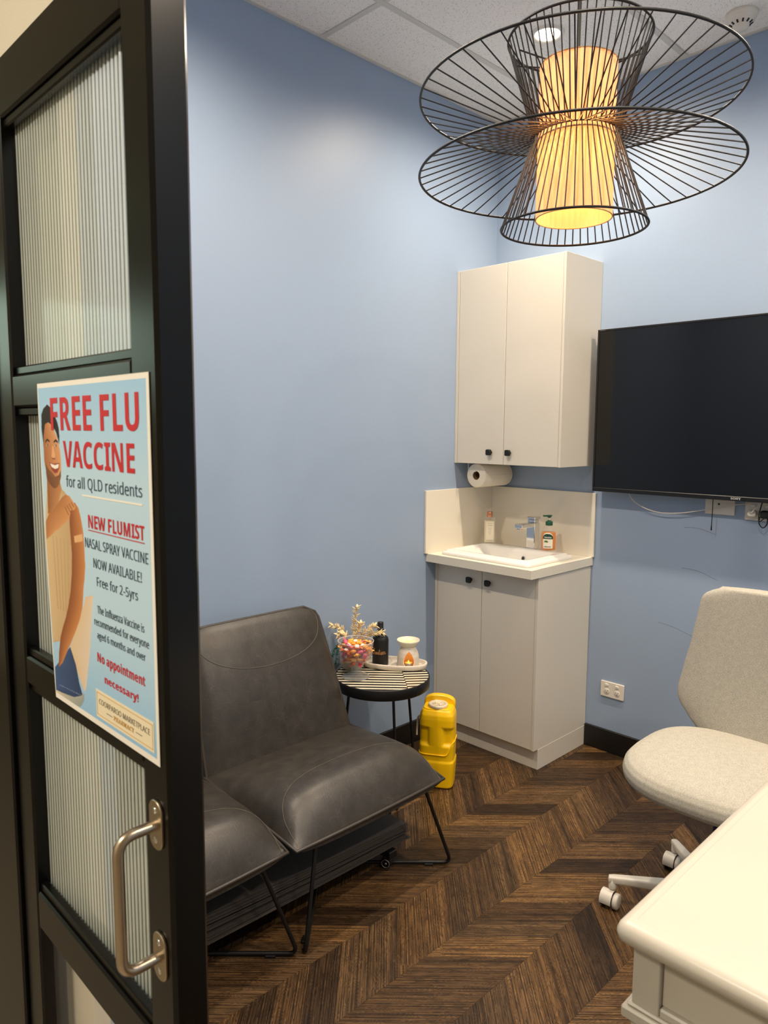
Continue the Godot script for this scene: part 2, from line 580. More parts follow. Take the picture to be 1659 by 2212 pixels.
const RX := 3.4       # the room: x 0..RX, z 0..ZF, y 0..3
const ZF := 2.612
func room(rng: RandomNumberGenerator) -> void:
	# floor: chevron planks on a dark bed
	var fl := Node3D.new()
	fl.name = "floor"
	add_child(fl)
	tag(fl, "dark brown chevron wood plank floor of the consulting room", "floor", "", "structure")
	part(fl, "underlay", bx(V(-0.1, -0.12, -0.1), V(RX + 0.1, -0.0025, 2.76)), M.subfloor)
	var room_rect := PackedVector2Array([Vector2(0.001, 0.001), Vector2(RX, 0.001), Vector2(RX, 2.74), Vector2(0.001, 2.74)])
	var rest: Array = []
	for k in M.planks.size(): rest.append(Sh.new())
	var rest_n := PackedInt32Array()
	rest_n.resize(M.planks.size())
	var cw := 0.2067
	var step := 0.1155
	for ci in range(-5, 13):
		var x0 := 1.0285 + cw * ci
		var x1 := x0 + cw
		if x1 <= 0.02 or x0 >= RX: continue
		var s := -1.0 if posmod(ci, 2) == 0 else 1.0
		# seam phase: planks meet at z = 1.157 (mod step) on the seam at x = 1.0285
		var zl := 1.157 if s < 0 else 1.157 - cw
		for zi in range(-14, 18):
			var za := zl + step * zi
			var g := 0.0003
			var poly := PackedVector2Array([Vector2(x0 + g, za + g), Vector2(x1 - g, za + s * cw + g), Vector2(x1 - g, za + s * cw + step - g), Vector2(x0 + g, za + step - g)])
			var clip := Geometry2D.intersect_polygons(poly, room_rect)
			if clip.is_empty() or clip[0].size() < 3: continue
			var c := PackedVector2Array(clip[0])
			if Geometry2D.is_polygon_clockwise(c): c.reverse()
			var mi: int = rng.randi() % M.planks.size()
			var seen_ := x0 < 2.1 and za < 2.45 and za > -0.25 and (x0 - 1.9) * 0.55 + 0.3 < za + 0.2
			var sh: Sh = Sh.new() if seen_ else rest[mi]
			rest_n[mi] += 0 if seen_ else 1
			var dir := Vector2(1, s).normalized()
			var per := Vector2(-dir.y, dir.x)
			var o := Vector2(x0, za)
			var off := Vector2(rng.randf() * 0.45, rng.randf() * 0.72)
			var fu := 1.0 if rng.randf() < 0.5 else -1.0
			var uv: Array = []
			for p in c:
				var q := p - o
				var u := q.dot(dir) / 0.62
				var v := q.dot(per) / 0.32
				uv.append(Vector2(off.x + (u if fu > 0 else 0.5 - u), off.y + 0.13 + v))
			for i in range(1, c.size() - 1):   # top face (z down the page: keep the normal up)
				sh.tri(V(c[0].x, 0, c[0].y), V(c[i + 1].x, 0, c[i + 1].y), V(c[i].x, 0, c[i].y), uv[0], uv[i + 1], uv[i])
			for i in c.size():
				var j := (i + 1) % c.size()
				sh.quad(V(c[i].x, 0, c[i].y), V(c[j].x, 0, c[j].y), V(c[j].x, -0.0024, c[j].y), V(c[i].x, -0.0024, c[i].y), uv[i], uv[j], uv[j], uv[i])
			if seen_: part(fl, "plank", sh.mesh(), M.planks[mi])
	for k in rest.size():
		if rest_n[k] > 0:
			part(fl, "plank_field", rest[k].mesh(), M.planks[k]).set_meta("kind", "stuff")
	# walls
	struct("wall_left", bx(V(-0.12, -0.12, -0.12), V(0, 3.12, ZF)), M.blue, "pale blue painted wall behind the leather chairs", "wall")
	struct("wall_back", bx(V(0, -0.12, -0.12), V(RX, 3.12, 0)), M.blue, "pale blue painted wall behind the sink and television", "wall")
	struct("wall_right", bx(V(RX, -0.12, -0.12), V(RX + 0.12, 3.12, ZF)), M.blue, "pale blue painted wall beyond the white desk", "wall")
	var scuff := mat(rgb(120, 132, 150), 0.7)
	for e in [[V(1.02, 1.095, 0), V(1.08, 1.096, 0), V(1.15, 1.078, 0)], [V(1.02, 0.92, 0), V(1.09, 0.915, 0), V(1.17, 0.888, 0)], [V(0.93, 0.665, 0), V(1.00, 0.655, 0), V(1.09, 0.628, 0)], [V(1.12, 0.64, 0), V(1.15, 0.655, 0)]]:
		var sc := Sh.new()
		sc.tube(bez(e, 5), 0.0012, 5)
		var so := part(get_node("wall_back"), "scuff_mark", sc.mesh(), scuff)
		so.scale = V(1, 1, 0.25)
	var wf := Sh.new()
	wf.lohi(V(-0.12, -0.12, ZF), V(1.27, 3.12, 2.636))
	wf.lohi(V(2.62, -0.12, ZF), V(RX + 0.12, 3.12, 2.636))
	wf.lohi(V(1.27, 2.06, ZF), V(2.62, 3.12, 2.636))
	struct("wall_front", wf.mesh(), M.blue, "blue inner face of the doorway wall", "wall")
	var wh := Sh.new()
	wh.lohi(V(-2.6, -0.12, 2.636), V(1.27, 3.12, 2.66))
	wh.lohi(V(2.62, -0.12, 2.636), V(4.6, 3.12, 2.66))
	wh.lohi(V(1.27, 2.06, 2.636), V(2.62, 3.12, 2.66))
	struct("wall_hall", wh.mesh(), M.cream_wall, "cream hall wall seen behind the black glazed door", "wall")
	struct("wall_hall_far", bx(V(-2.6, -0.12, 5.2), V(4.6, 2.87, 5.32)), M.cream_wall, "cream wall across the hall", "wall")
	struct("wall_hall_left", bx(V(-2.72, -0.12, 2.636), V(-2.6, 2.87, 5.32)), M.cream_wall, "cream wall at the left end of the hall", "wall")
	struct("wall_hall_right", bx(V(4.6, -0.12, 2.636), V(4.72, 2.87, 5.32)), M.cream_wall, "cream wall at the right end of the hall", "wall")
	struct("floor_hall", bx(V(-2.6, -0.12, 2.76), V(4.6, 0.0, 5.2)), M.hall_floor, "plain beige hall floor outside the doorway", "floor")
	struct("ceiling_hall", bx(V(-2.6, 2.75, 2.66), V(4.6, 2.87, 5.2)), M.cream_wall, "flat cream hall ceiling", "ceiling")
	# a bright window with a slatted blind at the left end of the hall
	var wn := Node3D.new()
	wn.name = "window_1"
	add_child(wn)
	tag(wn, "bright hall window with a white slatted blind, out of view at left", "window", "", "structure")
	var day := mat(rgb(236, 246, 236), 0.4)
	day.emission_enabled = true
	day.emission = Color(0.86, 1.0, 0.90)
	day.emission_energy_multiplier = 1.6
	part(wn, "pane", bx(V(-2.598, 1.80, 3.55), V(-2.590, 2.30, 5.05)), day)
	for e in [[1.75, 1.80], [2.30, 2.35]]: part(wn, "window_frame", bx(V(-2.599, e[0], 3.5), V(-2.56, e[1], 5.1), 0.003), M.white)
	for e in [[3.5, 3.55], [5.05, 5.1]]: part(wn, "window_frame", bx(V(-2.599, 1.80, e[0]), V(-2.56, 2.30, e[1]), 0.003), M.white)
	for k in 9:
		var sl := part(wn, "blind_slat", bx(V(-0.012, -0.001, -0.74), V(0.012, 0.001, 0.74)), M.white, V(-2.572, 1.82 + k * 0.042, 4.3))
		sl.rotation.z = 0.9
	var dl := AreaLight3D.new()
	dl.name = "window_daylight"
	dl.area_size = Vector2(1.5, 0.5)
	dl.light_color = Color(0.9, 1.0, 0.94)
	dl.light_energy = 0.3
	dl.area_range = 10.0
	dl.shadow_enabled = true
	dl.position = V(-2.55, 2.05, 4.3)
	dl.rotation.y = -PI / 2
	wn.add_child(dl)
	# ceiling: lay-in tiles in a metal grid
	var ce := Node3D.new()
	ce.name = "ceiling"
	add_child(ce)
	tag(ce, "white suspended ceiling of pitted tiles in a metal grid", "ceiling", "", "structure")
	part(ce, "ceiling_deck", bx(V(0, 3.03, 0), V(RX, 3.12, ZF)), M.tee)
	var xs := [0.0, 0.334, 0.934, 1.534, 2.134, 2.734, 3.334, RX]
	var zs := [0.0, 1.139, 2.339, ZF]
	for i in xs.size() - 1:
		for j in zs.size() - 1:
			part(ce, "ceiling_tile", bx(V(xs[i] + 0.002, 3.003, zs[j] + 0.002), V(xs[i + 1] - 0.002, 3.018, zs[j + 1] - 0.002), 0.001), M.ceiling)
	for i in range(1, xs.size() - 1):
		part(ce, "tee_bar", bx(V(xs[i] - 0.012, 2.9995, 0), V(xs[i] + 0.012, 3.0025, ZF), 0.0005), M.tee)
	for j in range(1, zs.size() - 1):
		for i in xs.size() - 1:
			part(ce, "tee_bar", bx(V(xs[i] + (0.012 if i > 0 else 0.0), 2.9998, zs[j] - 0.012), V(xs[i + 1] - (0.012 if i < xs.size() - 2 else 0.0), 3.0025, zs[j] + 0.012), 0.0005), M.tee)
	part(ce, "wall_angle", bx(V(0.0, 2.999, 0.0), V(0.016, 3.0028, ZF), 0.0004), M.tee)
	part(ce, "wall_angle", bx(V(0.016, 2.999, 0.0), V(RX, 3.0028, 0.016), 0.0004), M.tee)
	# skirtings
	struct("baseboard_left", bx(V(0, 0.0, 0.404), V(0.012, 0.106, ZF), 0.002), M.black_trim, "black skirting board under the left blue wall", "skirting")
	struct("baseboard_back", bx(V(0.594, 0.0, 0), V(RX, 0.106, 0.012), 0.002), M.black_trim, "black skirting board under the television wall", "skirting")
	# smoke detector
	var t := thing("smoke_detector", "white round smoke detector on the ceiling tile", "smoke detector", V(1.205, 3.003, 0.17))
	var s := Sh.new()
	s.lathe([Vector2(0, -0.018), Vector2(0.050, -0.018), Vector2(0.052, -0.016), Vector2(0.054, 0.0), Vector2(0, 0)], 32)
	part(t, "mounting_base", s.mesh(), M.white_plastic)
	s = Sh.new()
	s.lathe([Vector2(0, -0.056), Vector2(0.022, -0.056), Vector2(0.025, -0.054), Vector2(0.029, -0.040), Vector2(0.046, -0.030), Vector2(0.050, -0.018)], 32)
	part(t, "sensor_dome", s.mesh(), M.white_plastic)
	for k in 12:
		var a := TAU * k / 12
		s = Sh.new()
		s.box(Vector3.ZERO, V(0.004, 0.012, 0.006), 0.0005)
		var o := part(t, "vent_slot", s.mesh(), M.knob, V(cos(a) * 0.0345, -0.0372, sin(a) * 0.0345))
		o.rotation = V(0, -a, -0.95)

func reeded_pane(x0: float, x1: float, y0: float, y1: float, z: float, grooves: bool) -> ArrayMesh:
	# rounded reeds side by side; the narrow valleys between them are a separate mesh, tinted dark to imitate refraction
	var s := Sh.new()
	var n := int((x1 - x0) / 0.0098)
	var w := (x1 - x0) / n
	for i in n:
		var xa := x0 + i * w
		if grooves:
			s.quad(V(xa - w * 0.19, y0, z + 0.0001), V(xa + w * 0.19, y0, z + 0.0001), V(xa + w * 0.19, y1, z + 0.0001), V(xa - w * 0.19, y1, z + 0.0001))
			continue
		s.st.set_smooth_group(2 + i % 20)
		for k in 6:
			var f0 := 0.19 + 0.62 * k / 6.0
			var f1 := 0.19 + 0.62 * (k + 1) / 6.0
			var za := z + 0.0013 * sin(PI * (f0 - 0.19) / 0.62)
			var zb := z + 0.0013 * sin(PI * (f1 - 0.19) / 0.62)
			s.quad(V(xa + w * f0, y0, za), V(xa + w * f1, y0, zb), V(xa + w * f1, y1, zb), V(xa + w * f0, y1, za))
	if not grooves:
		s.st.set_smooth_group(-1)
		s.quad(V(x1, y0, z - 0.004), V(x0, y0, z - 0.004), V(x0, y1, z - 0.004), V(x1, y1, z - 0.004))
	return s.mesh()

const ZD := 2.709
func door() -> void:
	var d := Node3D.new()
	d.name = "door_1"
	add_child(d)
	tag(d, "black framed sliding door with reeded glass panes standing open at left", "door", "", "structure")
	var zb := 2.664
	part(d, "stile", bx(V(1.562, 0.01, zb), V(1.6215, 2.001, ZD), 0.0045), M.frame_black)
	part(d, "stile", bx(V(1.128, 0.01, zb), V(1.188, 2.001, ZD), 0.003), M.frame_black)
	var rails := [[1.924, 2.001], [1.528, 1.574], [1.117, 1.160], [0.722, 0.782], [0.01, 0.16]]
	for r in rails:
		part(d, "rail", bx(V(1.188, r[0], zb + 0.002), V(1.562, r[1], ZD - 0.001), 0.003), M.frame_black)
	var spans := [[1.574, 1.924], [1.160, 1.528], [0.782, 1.117]]
	for p in spans:
		var pane := part(d, "reeded_pane", reeded_pane(1.188, 1.562, p[0], p[1], 2.688, false), M.reeded, Vector3.ZERO, "reeded glass pane")
		part(pane, "reed_shade_strips", reeded_pane(1.188, 1.562, p[0], p[1], 2.688, true), M.groove_shade)
		var b := Sh.new()      # slim glazing beads around the pane
		b.lohi(V(1.188, p[0], 2.691), V(1.562, p[0] + 0.012, 2.703), 0.002)
		b.lohi(V(1.188, p[1] - 0.012, 2.691), V(1.562, p[1], 2.703), 0.002)
		part(d, "glazing_bead", b.mesh(), M.frame_black)
	part(d, "clear_pane", bx(V(1.188, 0.16, 2.683), V(1.562, 0.722, 2.689)), M.glass, Vector3.ZERO, "clear glass pane")
	# D handle
	var h := Node3D.new()
	h.name = "pull_handle"
	d.add_child(h)
	h.set_meta("label", "brushed brass coloured pull handle")
	var yt := 1.058
	var yb := 0.899
	var hx := 1.594
	var s := Sh.new()
	s.tube(rounded([V(hx, yt, ZD + 0.003), V(hx, yt, ZD + 0.047), V(hx, yb, ZD + 0.047), V(hx, yb, ZD + 0.003)], 0.02, 7), 0.0064, 14)
	part(h, "grip", s.mesh(), M.brushed)
	for y in [yt, yb]:
		var o := PackedVector2Array()
		for p in rrect(0.029, 0.058, 0.0135, 7): o.append(p)
		s = Sh.new()
		s.prism(o, 0, 0.0035, Transform3D(Basis(), V(hx, y, ZD)), 0.0008)
		part(h, "mounting_plate", s.mesh(), M.brushed)
		for e in [-1, 1]:
			s = Sh.new()
			s.lathe([Vector2(0.004, 0), Vector2(0.0036, 0.0012), Vector2(0.0012, 0.0016), Vector2(0.0, 0.0010)], 12)
			var sc := part(h, "screw", s.mesh(), M.chrome, V(hx, y + e * 0.0175, ZD + 0.0035))
			sc.rotation.x = PI / 2
	struct("trim_1", bx(V(0.86, 0.0, 2.662), V(1.124, 2.0, 2.716), 0.003), M.frame_black, "black upright of the door frame at the far left", "door frame")

func poster() -> void:
	var im := Image.create(512, 704, false, Image.FORMAT_RGB8)
	for y in 704:
		im.fill_rect(Rect2i(0, y, 512, 1), rgb(160, 202, 236).lerp(rgb(188, 218, 238), clampf(y / 200.0, 0, 1)).lerp(rgb(148, 194, 232), clampf((y - 480) / 224.0, 0, 1)))
	# photo print of a man showing his upper arm
	poly_fill(im, [0.308, 0.741, 0.389, 0.663, 0.420, 0.625, 0.493, 0.612, 0.478, 0.66, 0.464, 0.703, 0.44, 0.79, 0.407, 0.863, 0.39, 0.905, 0.368, 0.922, 0.315, 0.880, 0.240, 0.804], rgb(222, 196, 160), rgb(226, 208, 190))
	poly_fill(im, [0.06, 0.984, 0.073, 0.965, 0.196, 0.952, 0.333, 0.930, 0.366, 0.930, 0.362, 0.95, 0.340, 0.968, 0.315, 0.981, 0.22, 0.99, 0.06, 0.995], rgb(214, 200, 172), rgb(150, 160, 160))
	poly_fill(im, [0.240, 0.804, 0.293, 0.852, 0.319, 0.903, 0.347, 0.934, 0.333, 0.941, 0.26, 0.96, 0.196, 0.966, 0.12, 0.972, 0.06, 0.975, 0.06, 0.9, 0.156, 0.85], rgb(62, 88, 134), rgb(46, 66, 104))
	for k in 14: poly_fill(im, [0.1 + k * 0.017, 0.949 - k * 0.0008, 0.107 + k * 0.017, 0.949 - k * 0.0008, 0.107 + k * 0.017, 0.952 - k * 0.0008, 0.1 + k * 0.017, 0.952 - k * 0.0008], rgb(150, 168, 196))
	poly_fill(im, [0.02, 0.455, 0.05, 0.35, 0.063, 0.30, 0.22, 0.318, 0.25, 0.325, 0.30, 0.345, 0.315, 0.38, 0.294, 0.45, 0.305, 0.56, 0.290, 0.66, 0.237, 0.75, 0.143, 0.80, 0.05, 0.82], rgb(214, 186, 142), rgb(196, 166, 124))
	for k in 5: poly_fill(im, [0.10 + k * 0.04, 0.47, 0.106 + k * 0.04, 0.47, 0.13 + k * 0.03, 0.70, 0.12 + k * 0.03, 0.70], rgb(186, 156, 114))
	poly_fill(im, [0.056, 0.27, 0.066, 0.30, 0.060, 0.404, 0.120, 0.395, 0.174, 0.370, 0.205, 0.335, 0.222, 0.318, 0.200, 0.285], rgb(150, 96, 58), rgb(196, 138, 90))
	poly_fill(im, [0.289, 0.413, 0.295, 0.385, 0.315, 0.362, 0.350, 0.352, 0.385, 0.366, 0.405, 0.395, 0.421, 0.430, 0.427, 0.479, 0.428, 0.535, 0.415, 0.575, 0.402, 0.602, 0.394, 0.635, 0.383, 0.664, 0.350, 0.705, 0.309, 0.742, 0.250, 0.790, 0.203, 0.826, 0.150, 0.870, 0.102, 0.893, 0.115, 0.84, 0.138, 0.791, 0.170, 0.752, 0.204, 0.720, 0.240, 0.675, 0.267, 0.632, 0.290, 0.57, 0.300, 0.509], rgb(142, 82, 44), rgb(206, 138, 84))
	poly_fill(im, [0.329, 0.453, 0.412, 0.440, 0.416, 0.461, 0.333, 0.473], rgb(228, 178, 126))
	poly_fill(im, [0.03, 0.43, 0.070, 0.404, 0.130, 0.385, 0.180, 0.362, 0.220, 0.344, 0.261, 0.333, 0.300, 0.336, 0.335, 0.350, 0.360, 0.366, 0.340, 0.376, 0.307, 0.377, 0.300, 0.39, 0.291, 0.402, 0.255, 0.416, 0.221, 0.426, 0.175, 0.442, 0.135, 0.452, 0.100, 0.466, 0.03, 0.487], rgb(176, 116, 70), rgb(214, 152, 100))
	for k in 4: poly_fill(im, [0.245 + k * 0.022, 0.372 - k * 0.006, 0.25 + k * 0.022, 0.370 - k * 0.006, 0.288 + k * 0.018, 0.392 - k * 0.009, 0.283 + k * 0.018, 0.394 - k * 0.009], rgb(138, 86, 50))
	poly_fill(im, [0.04, 0.13, 0.052, 0.120, 0.110, 0.112, 0.150, 0.128, 0.168, 0.143, 0.195, 0.162, 0.210, 0.182, 0.222, 0.200, 0.227, 0.220, 0.228, 0.245, 0.225, 0.266, 0.214, 0.287, 0.199, 0.303, 0.170, 0.315, 0.141, 0.318, 0.105, 0.308, 0.080, 0.297, 0.06, 0.27, 0.045, 0.24], rgb(166, 104, 62), rgb(220, 160, 112))
	poly_fill(im, [0.055, 0.245, 0.09, 0.262, 0.13, 0.272, 0.16, 0.284, 0.20, 0.277, 0.222, 0.262, 0.222, 0.28, 0.199, 0.305, 0.170, 0.317, 0.141, 0.320, 0.105, 0.311, 0.075, 0.297], rgb(112, 70, 44), rgb(140, 92, 60))
	poly_fill(im, [0.03, 0.14, 0.035, 0.095, 0.060, 0.076, 0.085, 0.070, 0.104, 0.064, 0.138, 0.074, 0.165, 0.088, 0.188, 0.105, 0.206, 0.118, 0.218, 0.136, 0.222, 0.16, 0.216, 0.185, 0.205, 0.168, 0.190, 0.150, 0.168, 0.136, 0.145, 0.127, 0.110, 0.118, 0.07, 0.124, 0.05, 0.16, 0.045, 0.19], rgb(30, 22, 20))
	poly_fill(im, [0.066, 0.176, 0.088, 0.168, 0.115, 0.174, 0.113, 0.179, 0.088, 0.174, 0.068, 0.182], rgb(40, 26, 20))
	poly_fill(im, [0.158, 0.176, 0.180, 0.169, 0.205, 0.176, 0.203, 0.181, 0.180, 0.176, 0.160, 0.181], rgb(40, 26, 20))
	for ex in [0.092, 0.182]:
		poly_fill(im, [ex - 0.015, 0.189, ex, 0.1845, ex + 0.015, 0.188, ex, 0.1925], rgb(214, 196, 178))
		poly_fill(im, [ex - 0.007, 0.188, ex, 0.184, ex + 0.008, 0.188, ex, 0.193], rgb(34, 22, 18))
	poly_fill(im, [0.140, 0.19, 0.152, 0.19, 0.170, 0.219, 0.160, 0.228, 0.132, 0.228, 0.128, 0.220], rgb(226, 168, 122))
	poly_fill(im, [0.126, 0.226, 0.170, 0.226, 0.164, 0.231, 0.134, 0.231], rgb(140, 84, 54))
	poly_fill(im, [0.095, 0.240, 0.13, 0.244, 0.16, 0.243, 0.212, 0.240, 0.205, 0.256, 0.185, 0.270, 0.155, 0.273, 0.125, 0.263], rgb(150, 62, 52))
	poly_fill(im, [0.108, 0.244, 0.16, 0.248, 0.205, 0.243, 0.195, 0.256, 0.160, 0.260, 0.125, 0.255], rgb(244, 238, 230))
	# white border
	var bw := rgb(240, 236, 228)
	im.fill_rect(Rect2i(0, 0, 512, 10), bw); im.fill_rect(Rect2i(0, 692, 512, 12), bw); im.fill_rect(Rect2i(502, 0, 10, 704), bw); im.fill_rect(Rect2i(0, 0, 4, 704), bw)
	for y in 704:
		var lx := int(0.055 * pow(y / 704.0, 2.0) * 512)
		im.fill_rect(Rect2i(0, y, lx + 4, 1), bw)
	var m := mat(Color.WHITE, 0.6)
	m.albedo_texture = ImageTexture.create_from_image(im)
	m.texture_repeat = false
	var w := 0.3145
	var h := 0.4285
	var o := V(1.291, 1.5575, ZD + 0.0012)
	var t := thing("poster", "pale blue flu vaccine poster stuck on the black glazed door", "poster", o)
	var s := Sh.new()
	var nv := 16
	for j in nv:
		var v0 := float(j) / nv
		var v1 := float(j + 1) / nv
		var l0 := 0.055 * v0 * v0
		var l1 := 0.055 * v1 * v1
		s.quad(V(l1 * w, -v1 * h, 0), V(w, -v1 * h, 0), V(w, -v0 * h, 0), V(l0 * w, -v0 * h, 0), Vector2(l1, v1), Vector2(1, v1), Vector2(1, v0), Vector2(l0, v0))
		s.quad(V(w, -v1 * h, -0.0006), V(l1 * w, -v1 * h, -0.0006), V(l0 * w, -v0 * h, -0.0006), V(w, -v0 * h, -0.0006), Vector2(0.001, v1), Vector2(0.001, v1), Vector2(0.001, v0), Vector2(0.001, v0))
		s.quad(V(w, -v1 * h, 0), V(w, -v1 * h, -0.0006), V(w, -v0 * h, -0.0006), V(w, -v0 * h, 0), Vector2(0.999, v1), Vector2(0.999, v1), Vector2(0.999, v0), Vector2(0.999, v0))
		s.quad(V(l1 * w, -v1 * h, -0.0006), V(l1 * w, -v1 * h, 0), V(l0 * w, -v0 * h, 0), V(l0 * w, -v0 * h, -0.0006), Vector2(l1, v1), Vector2(l1, v1), Vector2(l0, v0), Vector2(l0, v0))
	part(t, "printed_sheet", s.mesh(), m)
	var lay := func(sh: Sh, text: String, x0: float, x1: float, base: float, cap: float, bold := false, serif := false) -> void:
		letters(sh, text, (x1 - x0) * w, cap * h, Transform3D(Basis(), V(x0 * w, -base * h, 0.0003)), bold, serif)
	var red := Sh.new()
	lay.call(red, "FREE FLU", 0.139, 0.925, 0.143, 0.097, true)
	lay.call(red, "VACCINE", 0.258, 0.883, 0.250, 0.076, true)
	lay.call(red, "NEW FLUMIST", 0.475, 0.938, 0.4175, 0.037, true)
	red.box(V(0.7045 * w, -0.4245 * h, 0.0004), V(0.464 * w, 0.0025 * h, 0.0002))
	lay.call(red, "No appointment", 0.512, 0.908, 0.803, 0.027, true)
	lay.call(red, "necessary!", 0.571, 0.853, 0.857, 0.022, true)
	part(t, "red_lettering", red.mesh(), mat(rgb(196, 34, 46), 0.5), Vector3.ZERO, "red lettering")
	var dk := Sh.new()
	lay.call(dk, "for all QLD residents", 0.274, 0.931, 0.309, 0.032)
	lay.call(dk, "NASAL SPRAY VACCINE", 0.438, 0.960, 0.476, 0.028)
	lay.call(dk, "NOW AVAILABLE!", 0.509, 0.908, 0.529, 0.027)
	lay.call(dk, "Free for 2-5yrs", 0.534, 0.874, 0.580, 0.026)
	lay.call(dk, "The Influenza Vaccine is", 0.528, 0.915, 0.659, 0.022)
	lay.call(dk, "recommended for everyone", 0.496, 0.947, 0.6965, 0.021)
	lay.call(dk, "aged 6 months and over", 0.518, 0.918, 0.734, 0.020)
	part(t, "dark_lettering", dk.mesh(), mat(rgb(52, 66, 88), 0.5), Vector3.ZERO, "slate blue lettering")
	var wl := Sh.new()
	wl.box(V(0.679 * w, -0.3275 * h, 0.0003), V(0.502 * w, 0.005 * h, 0.0002))
	part(t, "white_rule", wl.mesh(), mat(rgb(244, 240, 228), 0.5))
	var pl := Sh.new()
	pl.box(V(0.725 * w, -0.930 * h, 0.0003), V(0.478 * w, 0.083 * h, 0.0003))
	part(t, "name_panel", pl.mesh(), mat(rgb(240, 228, 198), 0.5), Vector3.ZERO, "cream pharmacy name panel")
	var gd := Sh.new()
	for y in [0.897, 0.963]: gd.box(V(0.725 * w, -y * h, 0.0006), V(0.466 * w, 0.0015 * h, 0.0002))
	for x in [0.496, 0.954]: gd.box(V(x * w, -0.930 * h, 0.0006), V(0.002 * w, 0.068 * h, 0.0002))
	letters(gd, "PHARMACY", 0.17 * w, 0.013 * h, Transform3D(Basis(), V(0.642 * w, -0.951 * h, 0.0006)), true, true)
	part(t, "gold_lettering", gd.mesh(), mat(rgb(196, 152, 70), 0.5), Vector3.ZERO, "gold lettering and border")
	var gr := Sh.new()
	letters(gr, "COORPAROO MARKETPLACE", 0.42 * w, 0.016 * h, Transform3D(Basis(), V(0.515 * w, -0.929 * h, 0.0006)))
	for x in [0.605, 0.85]: gr.box(V(x * w, -0.945 * h, 0.0006), V(0.05 * w, 0.002 * h, 0.0002))
	part(t, "grey_lettering", gr.mesh(), mat(rgb(112, 104, 90), 0.5), Vector3.ZERO, "grey lettering")

func knob_mesh() -> ArrayMesh:
	var s := Sh.new()
	s.lathe([Vector2(0.0, 0.0), Vector2(0.0075, 0.0), Vector2(0.0070, 0.004), Vector2(0.0058, 0.010), Vector2(0.0065, 0.014)], 16)
	var face := Transform3D(Basis(Vector3.RIGHT, -PI / 2), Vector3.ZERO)
	s.prism(rrect(0.028, 0.028, 0.007, 5), 0.012, 0.026, face, 0.003)
	return s.mesh()

func put_knob(parent: Node, at: Vector3) -> void:
	var k := part(parent, "knob", knob_mesh(), M.knob, at, "black rounded knob")
	k.rotation.x = PI / 2

